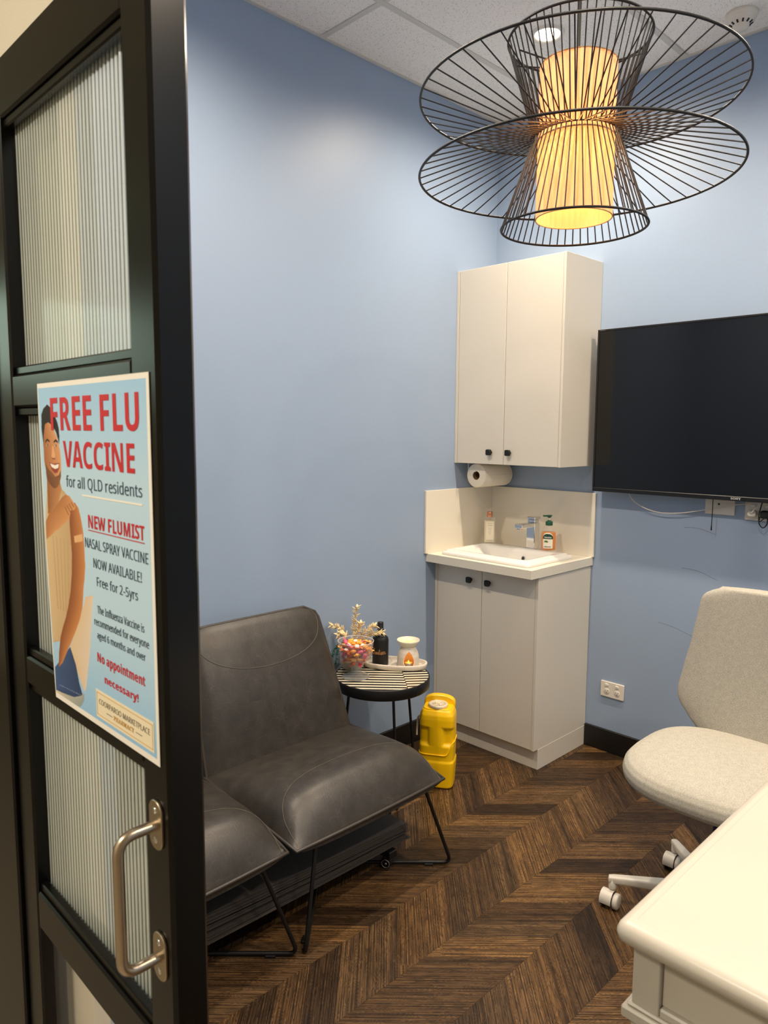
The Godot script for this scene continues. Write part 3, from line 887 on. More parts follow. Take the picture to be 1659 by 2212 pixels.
func cupboards() -> void:
	# wall cabinet
	var c := thing("wall_cabinet", "cream two door wall cupboard hung above the sink", "cupboard", V(0, 1.340, 0.001))
	var y1 := 0.910
	var b := Sh.new()
	b.lohi(V(0.0005, 0, 0.0), V(0.0155, y1, 0.302), 0.0008)
	b.lohi(V(0.584, 0, 0.0), V(0.5955, y1, 0.302), 0.0008)
	b.lohi(V(0.0155, 0.0, 0.0), V(0.584, 0.016, 0.282))
	b.lohi(V(0.0155, y1 - 0.016, 0.0), V(0.584, y1 - 0.002, 0.282))
	b.lohi(V(0.0155, 0.016, 0.0), V(0.584, y1 - 0.016, 0.012))
	part(c, "carcass", b.mesh(), M.cabinet)
	for e in [[0.0175, 0.2905, 0.221], [0.293, 0.5825, 0.329]]:
		var d := part(c, "cabinet_door", bx(V(e[0], 0.001, 0.284), V(e[1], y1 - 0.001, 0.301), 0.0012), M.cabinet)
		put_knob(d, V(e[2], 0.057, 0.301))
	# paper towel roll on a bent wire holder
	var p := thing("paper_towel_roll", "white paper towel roll hanging under the wall cupboard", "paper towel", V(0.108, 1.281, 0.155))
	var s := Sh.new()
	s.lathe([Vector2(0.021, -0.110), Vector2(0.054, -0.110), Vector2(0.0575, -0.1075), Vector2(0.0575, 0.1075), Vector2(0.054, 0.110), Vector2(0.021, 0.110)], 40)
	var o := part(p, "paper", s.mesh(), M.paper)
	o.rotation.x = PI / 2
	s = Sh.new()
	s.lathe([Vector2(0.021, -0.1095), Vector2(0.021, 0.1095), null, Vector2(0.0195, 0.1095), Vector2(0.0195, -0.1095), null, Vector2(0.021, 0.1095), Vector2(0.0195, 0.1095), null, Vector2(0.0195, -0.1095), Vector2(0.021, -0.1095)], 28)
	o = part(p, "cardboard_core", s.mesh(), M.cardboard)
	o.rotation.x = PI / 2
	s = Sh.new()
	s.tube(rounded([V(-0.035, 0.0585, 0.128), V(-0.035, 0.018, 0.128), V(0.0, 0.0185, 0.128), V(0.0, 0.0175, 0.10), V(0.0, 0.0175, -0.12)], 0.006, 4), 0.0015, 8)
	part(p, "wire_holder", s.mesh(), M.chrome)
	# base cabinet
	c = thing("base_cabinet", "cream two door floor cupboard standing under the sink worktop", "cupboard", V(0, 0, 0.001))
	b = Sh.new()
	b.lohi(V(0.0005, 0.0937, 0.0), V(0.0155, 0.872, 0.433), 0.0008)
	b.lohi(V(0.5765, 0.0937, 0.0), V(0.591, 0.872, 0.433), 0.0008)
	b.lohi(V(0.0155, 0.0937, 0.0), V(0.5765, 0.11, 0.413))
	b.lohi(V(0.0155, 0.854, 0.0), V(0.5765, 0.872, 0.413))
	b.lohi(V(0.0155, 0.11, 0.0), V(0.5765, 0.854, 0.012))
	part(c, "carcass", b.mesh(), M.cabinet)
	for e in [[0.0175, 0.2845, 0.222], [0.287, 0.575, 0.329]]:
		var d := part(c, "cabinet_door", bx(V(e[0], 0.095, 0.415), V(e[1], 0.868, 0.432), 0.0012), M.cabinet)
		put_knob(d, V(e[2], 0.810, 0.432))
	b = Sh.new()
	b.lohi(V(0.0005, 0.0, 0.384), V(0.195, 0.0935, 0.4016), 0.0006)
	b.lohi(V(0.1956, 0.0, 0.384), V(0.592, 0.0935, 0.4016), 0.0006)
	b.lohi(V(0.576, 0.0, 0.0), V(0.592, 0.0935, 0.384), 0.0006)
	part(c, "kickboard", b.mesh(), M.cabinet)
	# worktop with upstands (one thing), the basin let into it
	var w := thing("worktop", "cream laminate worktop with tall splashback over the floor cupboard", "worktop", V(0, 0.8735, 0.001))
	var ys := 0.0398
	b = Sh.new()
	# a slab with an opening for the basin
	b.lohi(V(0.0005, 0, 0.0), V(0.6005, ys, 0.128), 0.0012)
	b.lohi(V(0.0005, 0, 0.444), V(0.6005, ys, 0.5015), 0.0012)
	b.lohi(V(0.0005, 0, 0.127), V(0.090, ys, 0.445))
	b.lohi(V(0.528, 0, 0.127), V(0.6005, ys, 0.445))
	part(w, "slab", b.mesh(), M.laminate)
	part(w, "splashback", bx(V(0.0125, ys, 0.0), V(0.608, 0.340, 0.0115), 0.001), M.laminate)
	part(w, "splashback", bx(V(0.0005, ys, 0.0), V(0.012, 0.340, 0.516), 0.001), M.laminate)
	basin()
	mixer_tap()
	bottles()

func basin() -> void:
	var t := thing("washbasin", "white ceramic rectangular washbasin let into the worktop", "washbasin", V(0.312, 0.9133, 0.287))
	# rounded-rectangle rings from the outer lip over the rim and down into the bowl: [half x, half z, centre x, centre z, height, corner radius]
	var R := [
		[0.246, 0.182, 0, 0, 0.0, 0.020], [0.249, 0.185, 0, 0, 0.004, 0.022], [0.248, 0.184, 0, 0, 0.012, 0.022], [0.243, 0.179, 0, 0, 0.0165, 0.020],
		[0.232, 0.168, 0, 0, 0.0175, 0.018], [0.230, 0.166, 0, 0, 0.022, 0.018], [0.226, 0.162, 0, 0, 0.0255, 0.018],
		[0.208, 0.121, -0.004, 0.024, 0.0255, 0.022], [0.203, 0.116, -0.004, 0.024, 0.0225, 0.024], [0.196, 0.110, -0.001, 0.024, 0.010, 0.028],
		[0.160, 0.098, 0.022, 0.024, -0.06, 0.035], [0.135, 0.088, 0.032, 0.024, -0.088, 0.04], [0.110, 0.070, 0.032, 0.024, -0.098, 0.04], [0.02, 0.02, 0.032, 0.024, -0.104, 0.0199]]
	var rings: Array = []
	for r in R:
		var ring: Array = []
		for p in rrect(r[0] * 2, r[1] * 2, r[5], 6): ring.append(V(r[2] + p.x, r[4], r[3] - p.y))
		rings.append(ring)
	var s := Sh.new()
	for i in rings.size() - 1:
		s.st.set_smooth_group(1)
		var n: int = rings[i].size()
		for k in n:
			var k2 := (k + 1) % n
			s.quad(rings[i][k], rings[i][k2], rings[i + 1][k2], rings[i + 1][k])
	part(t, "bowl", s.mesh(), M.ceramic)
	s = Sh.new()
	s.lathe([Vector2(0, -0.1035), Vector2(0.022, -0.1035), Vector2(0.024, -0.1015), Vector2(0.018, -0.0995), Vector2(0.0, -0.0985)], 24, V(0.032, 0, 0.024))
	part(t, "drain_plug", s.mesh(), M.chrome)
	# overflow in the back of the bowl
	var ov := Node3D.new()
	ov.name = "overflow"
	t.add_child(ov)
	ov.position = V(0.042, -0.014, -0.0795)
	ov.rotation.x = 1.42
	s = Sh.new()
	s.lathe([Vector2(0.0075, 0.0), Vector2(0.0118, 0.0), Vector2(0.0118, 0.003), Vector2(0.0102, 0.0036), Vector2(0.0085, 0.003), Vector2(0.0075, 0.0)], 24)
	part(ov, "chrome_ring", s.mesh(), M.chrome)
	s = Sh.new()
	s.lathe([Vector2(0, 0), Vector2(0.0086, 0.0), Vector2(0.0086, 0.001), Vector2(0, 0.001)], 20)
	part(ov, "hole", s.mesh(), mat(rgb(60, 58, 54), 0.6))
	s = Sh.new()
	letters(s, "Roca", 0.019, 0.0055, Transform3D(Basis(Vector3.RIGHT, -0.15), V(0.0325, 0.003, -0.0855)), true)
	part(t, "maker_mark", s.mesh(), mat(rgb(60, 60, 64), 0.5))

func mixer_tap() -> void:
	var t := thing("mixer_tap", "square chrome mixer tap standing behind the washbasin bowl", "tap", V(0.353, 0.9388, 0.132))
	var s := Sh.new()
	s.box(V(0, 0.062, 0), V(0.046, 0.124, 0.044), 0.002)
	part(t, "body", s.mesh(), M.chrome)
	s = Sh.new()
	s.box(V(0, 0.116, 0.060), V(0.042, 0.018, 0.122), 0.002)
	s.box(V(0, 0.104, 0.108), V(0.022, 0.010, 0.022), 0.001)
	part(t, "spout", s.mesh(), M.chrome)
	s = Sh.new()
	s.box(V(0, 0.133, 0), V(0.040, 0.014, 0.038), 0.002)
	s.box(V(0, 0.147, -0.004), V(0.044, 0.012, 0.050), 0.002)
	var l := part(t, "lever", s.mesh(), M.chrome)
	l.rotation.x = 0.0

func bottles() -> void:
	# tall square bottle of lotion in the corner
	var t := thing("lotion_bottle", "clear square bottle of cream lotion with a copper neck in the corner", "bottle", V(0.100, 0.9388, 0.140), 0.75)
	var s := Sh.new()
	var xf := Transform3D(Basis(Vector3.RIGHT, -PI / 2), Vector3.ZERO)
	s.prism(rrect(0.054, 0.044, 0.006, 3), 0.0005, 0.132, xf, 0.003)
	part(t, "glass_body", s.mesh(), M.crystal)
	s = Sh.new()
	s.prism(rrect(0.050, 0.040, 0.005, 3), 0.003, 0.112, xf, 0.002)
	part(t, "lotion", s.mesh(), mat(rgb(238, 226, 194), 0.5))
	s = Sh.new()
	s.box(V(0.0, 0.063, 0.0225), V(0.038, 0.092, 0.0006))
	var lab := part(t, "paper_label", s.mesh(), mat(rgb(246, 238, 214), 0.6), Vector3.ZERO)
	s = Sh.new()
	letters(s, "HAND & BODY", 0.024, 0.0035, Transform3D(Basis(), V(-0.012, 0.098, 0.0229)))
	letters(s, "lotion", 0.020, 0.005, Transform3D(Basis(), V(-0.010, 0.087, 0.0229)), false, true, 0.2)
	for k in 6: s.box(V(0, 0.076 - k * 0.006, 0.0229), V(0.018 - (k % 3) * 0.004, 0.0008, 0.0002))
	part(lab, "lettering", s.mesh(), mat(rgb(150, 128, 92), 0.6))
	s = Sh.new()
	s.lathe([Vector2(0.0125, 0.130), Vector2(0.0145, 0.1325), Vector2(0.0145, 0.155), Vector2(0.013, 0.157), Vector2(0.0, 0.157)], 20)
	part(t, "copper_neck", s.mesh(), mat(rgb(214, 140, 92), 0.25, 0.8))
	s = Sh.new()
	s.lathe([Vector2(0.0165, 0.130), Vector2(0.0165, 0.172), Vector2(0.0155, 0.174), Vector2(0.0, 0.174)], 20)
	part(t, "clear_cap", s.mesh(), M.crystal)
	# hand soap pump bottle
	t = thing("soap_pump_bottle", "amber liquid soap bottle with a green pump beside the tap", "bottle", V(0.436, 0.9388, 0.124), 0.55)
	s = Sh.new()
	s.lathe([Vector2(0, 0.0005), Vector2(0.030, 0.0005), Vector2(0.034, 0.004), Vector2(0.035, 0.05), Vector2(0.033, 0.085), Vector2(0.025, 0.106), Vector2(0.014, 0.117), Vector2(0.0125, 0.122), Vector2(0.0, 0.122)], 32, Vector3.ZERO, 1.0, 0.66)
	part(t, "clear_body", s.mesh(), M.crystal)
	s = Sh.new()
	s.lathe([Vector2(0, 0.002), Vector2(0.029, 0.002), Vector2(0.0325, 0.006), Vector2(0.0335, 0.05), Vector2(0.0318, 0.083), Vector2(0.030, 0.088), Vector2(0.0, 0.088)], 32, Vector3.ZERO, 1.0, 0.66)
	part(t, "amber_soap", s.mesh(), mat(rgb(222, 134, 44), 0.25))
	var curve := func(p: Vector3) -> Vector3:
		var a := p.x / 0.036
		return V(sin(a) * 0.0356, p.y, cos(a) * 0.0242)
	s = Sh.new()
	s.grid(func(u: float, v: float) -> Vector3:
		var yy := 0.012 + v * 0.074
		var hw := 0.024 * (1.0 if v < 0.75 else sqrt(maxf(0.05, 1.0 - pow((v - 0.75) / 0.26, 2))))
		return curve.call(V((u - 0.5) * 2.0 * hw - 0.004, yy, 0)), 12, 14, 1)
	lab = part(t, "paper_label", s.mesh(), mat(rgb(240, 234, 214), 0.5))
	s = Sh.new()
	s.grid(func(u: float, v: float) -> Vector3:
		var yy := 0.056 + v * 0.024
		var hw := 0.0245 * (1.0 if v < 0.3 else sqrt(maxf(0.08, 1.0 - pow((v - 0.3) / 0.72, 2))))
		var q: Vector3 = curve.call(V((u - 0.5) * 2.0 * hw - 0.004, yy, 0))
		return q * V(1.012, 1, 1.012), 12, 6, 1)
	part(lab, "green_band", s.mesh(), mat(rgb(22, 66, 44), 0.5))
	var bend := func(p: Vector3) -> Vector3:
		var q: Vector3 = curve.call(p)
		return V(q.x * 1.02, q.y, q.z * 1.02 + p.z)
	s = Sh.new()
	letters(s, "Palmolive", 0.034, 0.0075, Transform3D(), true, false, 0.0, func(p: Vector3) -> Vector3: return bend.call(p + V(-0.021, 0.060, 0)))
	part(lab, "white_lettering", s.mesh(), mat(rgb(240, 240, 232), 0.5))
	s = Sh.new()
	letters(s, "Antibacterial", 0.032, 0.0052, Transform3D(), true, false, 0.0, func(p: Vector3) -> Vector3: return bend.call(p + V(-0.021, 0.017, 0)))
	part(lab, "dark_lettering", s.mesh(), mat(rgb(40, 44, 40), 0.5))
	s = Sh.new()
	for k in 7:
		var a := 0.4 + k * 0.36
		var c0: Vector3 = curve.call(V(-0.012 + cos(a) * 0.003, 0.038 + sin(a) * 0.003, 0))
		var c1: Vector3 = curve.call(V(-0.012 + cos(a) * 0.012, 0.038 + sin(a) * 0.012, 0))
		s.tube([c0 * 1.01, (c0 + c1) * 0.5 * 1.015, c1 * 1.01], [0.0006, 0.0019, 0.0004], 6)
	part(lab, "leaf_print", s.mesh(), mat(rgb(76, 120, 54), 0.6))
	s = Sh.new()
	s.lathe([Vector2(0.0125, 0.118), Vector2(0.0165, 0.119), Vector2(0.0165, 0.134), Vector2(0.014, 0.138), Vector2(0.007, 0.140), Vector2(0.0068, 0.143), Vector2(0.0, 0.143)], 20)
	part(t, "pump_collar", s.mesh(), mat(rgb(18, 84, 58), 0.4))
	s = Sh.new()
	s.lathe([Vector2(0.0035, 0.142), Vector2(0.0035, 0.157)], 12)
	part(t, "pump_stem", s.mesh(), M.white_plastic)
	s = Sh.new()
	s.lathe([Vector2(0.006, 0.154), Vector2(0.008, 0.158), Vector2(0.014, 0.165), Vector2(0.013, 0.1665), Vector2(0.0, 0.1665)], 18)
	s.box(V(-0.016, 0.1625, 0.0), V(0.026, 0.007, 0.010), 0.001)
	part(t, "pump_head", s.mesh(), mat(rgb(18, 84, 58), 0.4))

# ------------------------------------------------------------------ lounge chairs
func seat_top(u: float, t: float) -> Vector3:   # u: 0 rear .. 1 front lip; t: -1 .. 1 across
	var x := -0.275 + 0.495 * u
	var edge := 0.352 - 0.045 * u * u
	var mid := 0.362 + 0.16 * u * (1.0 - 0.62 * u)
	if u > 0.72: mid -= 0.135 * pow((u - 0.72) / 0.28, 2.3)
	var c := pow(maxf(0.0, 1.0 - pow(absf(t), 4.6)), 0.6)
	var w := 0.328 - 0.010 * pow(absf(u - 0.45) / 0.55, 2.0)
	# pinched corners: the sides bow slightly inward between them
	return V(x + 0.006 * (1.0 - t * t) * u, edge + (mid - edge) * c, w * t)

func back_point(v: float, t: float, front: bool) -> Vector3:   # v: 0 bottom .. 1 top
	var lean := 0.36
	var y := 0.345 + 0.462 * v
	var x := -0.262 - 0.175 * v + 0.02 * v * (1 - v)
	var r := 0.055
	var half := 0.316 - 0.030 * v
	var d := (1.0 - v) * 0.47
	if d < r: half -= r - sqrt(maxf(0.0, r * r - (r - d) * (r - d)))
	var bulge := pow(maxf(0.0, 1.0 - pow(absf(t), 4.0)), 0.6) * (0.030 + 0.018 * sin(PI * clampf(v * 1.1, 0, 1)))
	if v > 0.82: bulge *= sqrt(maxf(0.0, 1.0 - pow((v - 0.82) / 0.18, 2) * 0.9))
	return V(x + (bulge if front else -0.6 * bulge - 0.004), y + (bulge * lean if front else 0.0), half * t)

func make_lounge() -> Node3D:
	var t := thing("lounge_chair", "dark grey leather armless lounge chair beside the small striped table", "lounge chair", V(0.54, 0, 1.555), 0.0, "grey leather lounge chairs along the blue wall")
	var s := Sh.new()
	s.grid(func(u: float, v: float) -> Vector3: return seat_top(u, v * 2.0 - 1.0), 30, 32, 1, true)
	s.grid(func(u: float, v: float) -> Vector3:
		var p := seat_top(u, v * 2.0 - 1.0)
		var c := pow(maxf(0.0, 1.0 - pow(absf(v * 2.0 - 1.0), 6.0)), 0.5) * sqrt(maxf(0.0, 1.0 - pow(absf(u * 2.0 - 1.0), 6.0)))
		return V(p.x, 0.352 - 0.045 * u * u - 0.034 * c, p.z), 20, 20, 2)
	s.grid(func(u: float, v: float) -> Vector3:   # rear face
		var p := seat_top(0.0, v * 2.0 - 1.0)
		return V(p.x, lerpf(0.352, p.y, u), p.z), 1, 32, 3, true)
	s.grid(func(u: float, v: float) -> Vector3:   # front face
		var p := seat_top(1.0, v * 2.0 - 1.0)
		return V(p.x, lerpf(0.307, p.y, u), p.z), 1, 32, 3)
	var seat := part(t, "seat", s.mesh(), M.leather)
	# piping round the seat's edge, and the curved seam over its front
	var path: Array = []
	for k in 13: path.append(seat_top(k / 12.0, -1.0) + V(0, 0, 0))
	for k in range(1, 12): path.append(V(seat_top(1.0, -1.0 + k / 6.0).x, seat_top(1.0, -1.0).y, seat_top(1.0, -1.0 + k / 6.0).z))
	for k in 13: path.append(seat_top(1.0 - k / 12.0, 1.0))
	s = Sh.new()
	s.tube(path, 0.0055, 8)
	part(seat, "piping", s.mesh(), M.leather_piping)
	path = []
	for k in 41:
		var a := PI * k / 40.0
		var tt := cos(a)
		path.append(seat_top(0.985 - 0.37 * pow(sin(a), 0.6), tt * 0.955) + V(0, 0.0008, 0))
	s = Sh.new()
	s.tube(path, 0.0010, 6)
	part(seat, "seam", s.mesh(), M.stitch)
	# back cushion
	s = Sh.new()
	s.grid(func(u: float, v: float) -> Vector3: return back_point(u, v * 2.0 - 1.0, true), 30, 28, 1)
	s.grid(func(u: float, v: float) -> Vector3: return back_point(u, v * 2.0 - 1.0, false), 30, 28, 1, true)
	s.grid(func(u: float, v: float) -> Vector3: return back_point(1.0, v * 2.0 - 1.0, u > 0.5), 1, 28, 2, true)
	s.grid(func(u: float, v: float) -> Vector3: return back_point(v, -1.0, u > 0.5), 1, 30, 2, true)
	s.grid(func(u: float, v: float) -> Vector3: return back_point(v, 1.0, u > 0.5), 1, 30, 2)
	var back := part(t, "backrest", s.mesh(), M.leather)
	path = []
	for k in 21: path.append(back_point(k / 20.0, -1.0, false) + V(0.002, 0, 0))
	for k in range(1, 16): path.append(back_point(1.0, -1.0 + k / 8.0, false) + V(0.002, 0, 0))
	for k in 21: path.append(back_point(1.0 - k / 20.0, 1.0, false) + V(0.002, 0, 0))
	s = Sh.new()
	s.tube(path, 0.006, 8)
	part(back, "piping", s.mesh(), M.leather_piping)
	path = []
	for k in 41:
		var a := PI * k / 40.0
		path.append(back_point(0.965 - 0.33 * pow(sin(a), 0.75), cos(a) * 0.93, true) + V(0.0006, 0, 0))
	s = Sh.new()
	s.tube(path, 0.0013, 6)
	part(back, "seam", s.mesh(), M.stitch)
	# black rod legs: each runs from the seat's front corner to the floor and crosses under the seat to the opposite rear corner
	for sg in [-1.0, 1.0]:
		s = Sh.new()
		var rod := rounded([V(0.205, 0.300, 0.235 * sg), V(0.248, 0.0085, 0.326 * sg - (0.014 if sg > 0 else 0.004)), V(-0.385, 0.0085, -0.318 * sg), V(-0.30, 0.330, -0.235 * sg)], 0.03, 6)
		s.tube(rod, 0.0062, 10)
		var lg := part(t, "leg", s.mesh(), M.black_metal)
		s = Sh.new()
		var dd := V(-0.633, 0, -0.644 * sg).normalized()
		s.box(V(0, 0.0035, 0), V(0.03, 0.0075, 0.015), 0.001, Transform3D(Basis(Vector3.UP, atan2(-dd.z, dd.x)), V(0.248, 0.0005, 0.326 * sg) + dd * 0.075))
		part(lg, "foot_pad", s.mesh(), M.knob)
	for zz in [-0.2, 0.2]:
		s = Sh.new()
		s.tube([V(-0.27, 0.322, zz), V(0.19, 0.296, zz)], 0.008, 8)
		part(t, "seat_rail", s.mesh(), M.black_metal)
	return t

func lounge_chairs() -> void:
	var a := make_lounge()
	var b := a.duplicate()
	b.name = numbered("lounge_chair")
	add_child(b)
	b.position = V(0.525, 0, 2.212)
	b.set_meta("label", "nearer dark grey leather lounge chair half hidden behind the black door")

func folded_screen(rng: RandomNumberGenerator) -> void:
	var t := thing("folded_privacy_screen", "stack of thin dark grey screen panels on small castors under the chairs", "folding screen", V(0, 0, 0))
	for i in 13:
		var s := Sh.new()
		var x1 := 0.676 - rng.randf() * 0.022 - i * 0.001
		var z0 := 1.30 + rng.randf() * 0.035
		var sag := rng.randf_range(0.006, 0.016)
		var y := 0.0800
		var f := func(u: float, v: float, up: float) -> Vector3:
			var z := lerpf(z0, 2.50, v)
			return V(lerpf(0.10, x1, u), y + up + i * lerpf(0.0040, 0.0084, v) + 0.020 * v - 0.3 * sag * sin(PI * minf(1.0, v * 1.25)) * u, z)
		s.grid(func(u: float, v: float) -> Vector3: return f.call(u, v, 0.0019), 5, 14, 1, true)
		s.grid(func(u: float, v: float) -> Vector3: return f.call(u, v, 0.0), 5, 14, 2)
		s.grid(func(u: float, v: float) -> Vector3: return f.call(1.0, v, u * 0.0019), 1, 14, 3)
		s.grid(func(u: float, v: float) -> Vector3: return f.call(v, 0.0, u * 0.0019), 1, 5, 3)
		part(t, "screen_panel", s.mesh(), M.sheet)
	# beams with castors
	for e in [[1.405, 0.14, 0.684, 0.640, 1.372], [1.225, 0.10, 0.478, 0.440, 1.196], [1.70, 0.10, 0.44, 0.405, 1.672]]:
		var s := Sh.new()
		s.lohi(V(e[1], 0.0548, e[0] - 0.018), V(e[2], 0.0790, e[0] + 0.018), 0.0015)
		var beam := part(t, "beam", s.mesh(), M.knob)
		var cs := Node3D.new()
		cs.name = "castor"
		t.add_child(cs, true)
		cs.position = V(e[3], 0, e[0] - 0.006)
		cs.rotation.y = 0.5
		cs.scale = Vector3.ONE * 0.95
		s = Sh.new()
		s.lathe([Vector2(0, 0.049), Vector2(0.012, 0.049), Vector2(0.012, 0.0575), Vector2(0, 0.0575)], 16)
		for q in [-1, 1]: s.box(V(0.006, 0.034, q * 0.0115), V(0.020, 0.032, 0.0025), 0.0008)
		part(cs, "castor_fork", s.mesh(), M.knob)
		s = Sh.new()
		s.lathe([Vector2(0, -0.008), Vector2(0.017, -0.008), Vector2(0.0205, -0.005), Vector2(0.0205, 0.005), Vector2(0.017, 0.008), Vector2(0, 0.008)], 24)
		var w := part(cs, "wheel", s.mesh(), M.knob, V(0.004, 0.021, 0))
		w.rotation.x = PI / 2
		s = Sh.new()
		s.lathe([Vector2(0.0125, 0.0), Vector2(0.0165, 0.0), Vector2(0.016, 0.0015), Vector2(0.013, 0.0015), Vector2(0.0125, 0.0)], 24, V(0, 0.0132, 0))
		s.lathe([Vector2(0.0, 0.0), Vector2(0.005, 0.0), Vector2(0.005, 0.002), Vector2(0.0, 0.002)], 12, V(0, 0.0132, 0))
		w = part(cs, "chrome_rim", s.mesh(), M.chrome, V(0.004, 0.021, 0))
		w.rotation.x = PI / 2

# ------------------------------------------------------------------ small table and what stands on it
func side_table(rng: RandomNumberGenerator) -> void:
	var T := V(0.242, 0, 1.028)
	var top := 0.5
	var t := thing("side_table", "small round black table with a black and cream striped top", "side table", T)
	var s := Sh.new()
	s.lathe([Vector2(0.0, 0.456), Vector2(0.192, 0.456), Vector2(0.195, 0.459), Vector2(0.196, 0.497), Vector2(0.1945, 0.4995), Vector2(0.191, 0.4995), Vector2(0.190, 0.4985), Vector2(0.0, 0.4985)], 56)
	part(t, "tray_frame", s.mesh(), M.black_metal)
	# inlaid strips: each pale strip is let into the dark top, in two fields that meet at a mitre
	s = Sh.new()
	var fold := Vector2(0.118, 0.0)
	var R := 0.190
	var fwd := Vector2(cos(0.79), sin(0.79))      # towards the room
	var rt := Vector2(fwd.y, -fwd.x)              # to the right, seen from the room
	var circle := PackedVector2Array()
	for k in 72: circle.append(Vector2.from_angle(TAU * k / 72) * R)
	var strips: Array = []
	for i in range(-14, 15):
		var y0 := i * 0.0290
		var wd := 0.0122
		strips.append(PackedVector2Array([Vector2(-0.25, y0 + 0.006), Vector2(0.085 - y0 * 0.10, y0), Vector2(0.085 - (y0 + wd) * 0.10, y0 + wd), Vector2(-0.25, y0 + wd + 0.006)]))
		strips.append(PackedVector2Array([Vector2(0.0855 - y0 * 0.10, y0 + 0.0145), Vector2(0.25, y0 + 0.034), Vector2(0.25, y0 + 0.034 + wd), Vector2(0.0855 - (y0 + wd) * 0.10, y0 + 0.0145 + wd)]))
	var sm := mat(rgb(232, 222, 196), 0.35)
	for q in strips:
		var pts := PackedVector2Array()
		for p in q: pts.append(rt * p.x - fwd * p.y)
		var cl := Geometry2D.intersect_polygons(pts, circle)
		if cl.is_empty(): continue
		s = Sh.new()
		s.prism(cl[0], -0.4989, -0.4980, Transform3D(Basis(Vector3.RIGHT, PI / 2), Vector3.ZERO))
		part(t, "inlay_strip", s.mesh(), sm)
	for a in [[V(-0.02, 0, 0.165), V(-0.05, 0, 0.20)], [V(0.126, 0, 0.062), V(0.158, 0, 0.070)], [V(0.035, 0, -0.115), V(0.052, 0, -0.152)]]:
		s = Sh.new()
		s.tube([a[0] + V(0, 0.458, 0), a[1] + V(0, 0.002, 0)], 0.0056, 10)
		part(t, "leg", s.mesh(), M.black_metal)
	top = 0.4992
	# glass bowl on a foot
	var B := V(0.188, top, 1.126)
	t = thing("candy_bowl", "footed clear glass bowl full of wrapped sweets on the striped table", "bowl", B)
	s = Sh.new()
	s.lathe([Vector2(0.0, 0.0002), Vector2(0.054, 0.0002), Vector2(0.057, 0.002), Vector2(0.055, 0.0045), Vector2(0.034, 0.011), Vector2(0.022, 0.022), Vector2(0.0165, 0.036), Vector2(0.0175, 0.046), Vector2(0.026, 0.054), Vector2(0.0, 0.056)], 48)
	part(t, "foot", s.mesh(), M.foot_glass)
	s = Sh.new()
	s.lathe([Vector2(0.026, 0.054), Vector2(0.046, 0.066), Vector2(0.061, 0.082), Vector2(0.068, 0.100), Vector2(0.0715, 0.130), Vector2(0.0735, 0.150), Vector2(0.0725, 0.1515), Vector2(0.0712, 0.150),
		Vector2(0.069, 0.130), Vector2(0.0655, 0.101), Vector2(0.0585, 0.0845), Vector2(0.044, 0.069), Vector2(0.024, 0.0595), Vector2(0.0, 0.057)], 48)
	part(t, "bowl", s.mesh(), M.bowl_glass)
	s = Sh.new()
	var ringp: Array = []
	for k in 48: ringp.append(V(cos(TAU * k / 48) * 0.0724, 0.1508, sin(TAU * k / 48) * 0.0724))
	s.tube(ringp, 0.0012, 6, true)
	part(t, "rim", s.mesh(), mat(rgb(226, 226, 220), 0.1), Vector3.ZERO)
	# wrapped sweets, one by one
	var cm := [mat(rgb(222, 64, 92), 0.3), mat(rgb(240, 150, 36), 0.3), mat(rgb(236, 104, 40), 0.3), mat(rgb(226, 88, 128), 0.3), mat(rgb(244, 178, 62), 0.3)]
	var cn := ["crimson", "amber", "orange", "pink", "yellow"]
	var stripe := mat(rgb(244, 236, 224), 0.4)
	var darkp := mat(rgb(60, 40, 36), 0.4)
	s = Sh.new()
	s.grid(func(u: float, v: float) -> Vector3:
		var a := v * TAU
		var r := pow(maxf(0.0, 1.0 - pow(absf(u * 2 - 1), 3.0)), 0.5)
		return V((u - 0.5) * 0.021, cos(a) * 0.0062 * r, sin(a) * 0.0078 * r), 8, 12, 1)
	for e in [-1.0, 1.0]:
		s.grid(func(u: float, v: float) -> Vector3:
			var wv := sin(v * PI * 5.0) * 0.0017 * u
			return V(e * (0.0098 + u * 0.0085), wv + (v - 0.5) * 0.002 * u, (v - 0.5) * (0.004 + 0.013 * u)), 2, 10, 2)
	var sweet := s.mesh()
	s = Sh.new()
	s.grid(func(u: float, v: float) -> Vector3:
		var a := -0.9 + v * 1.8
		return V((u - 0.5) * 0.011, cos(a) * 0.00645, sin(a) * 0.0081), 2, 6, 1)
	var printed := s.mesh()
	var idx := 0
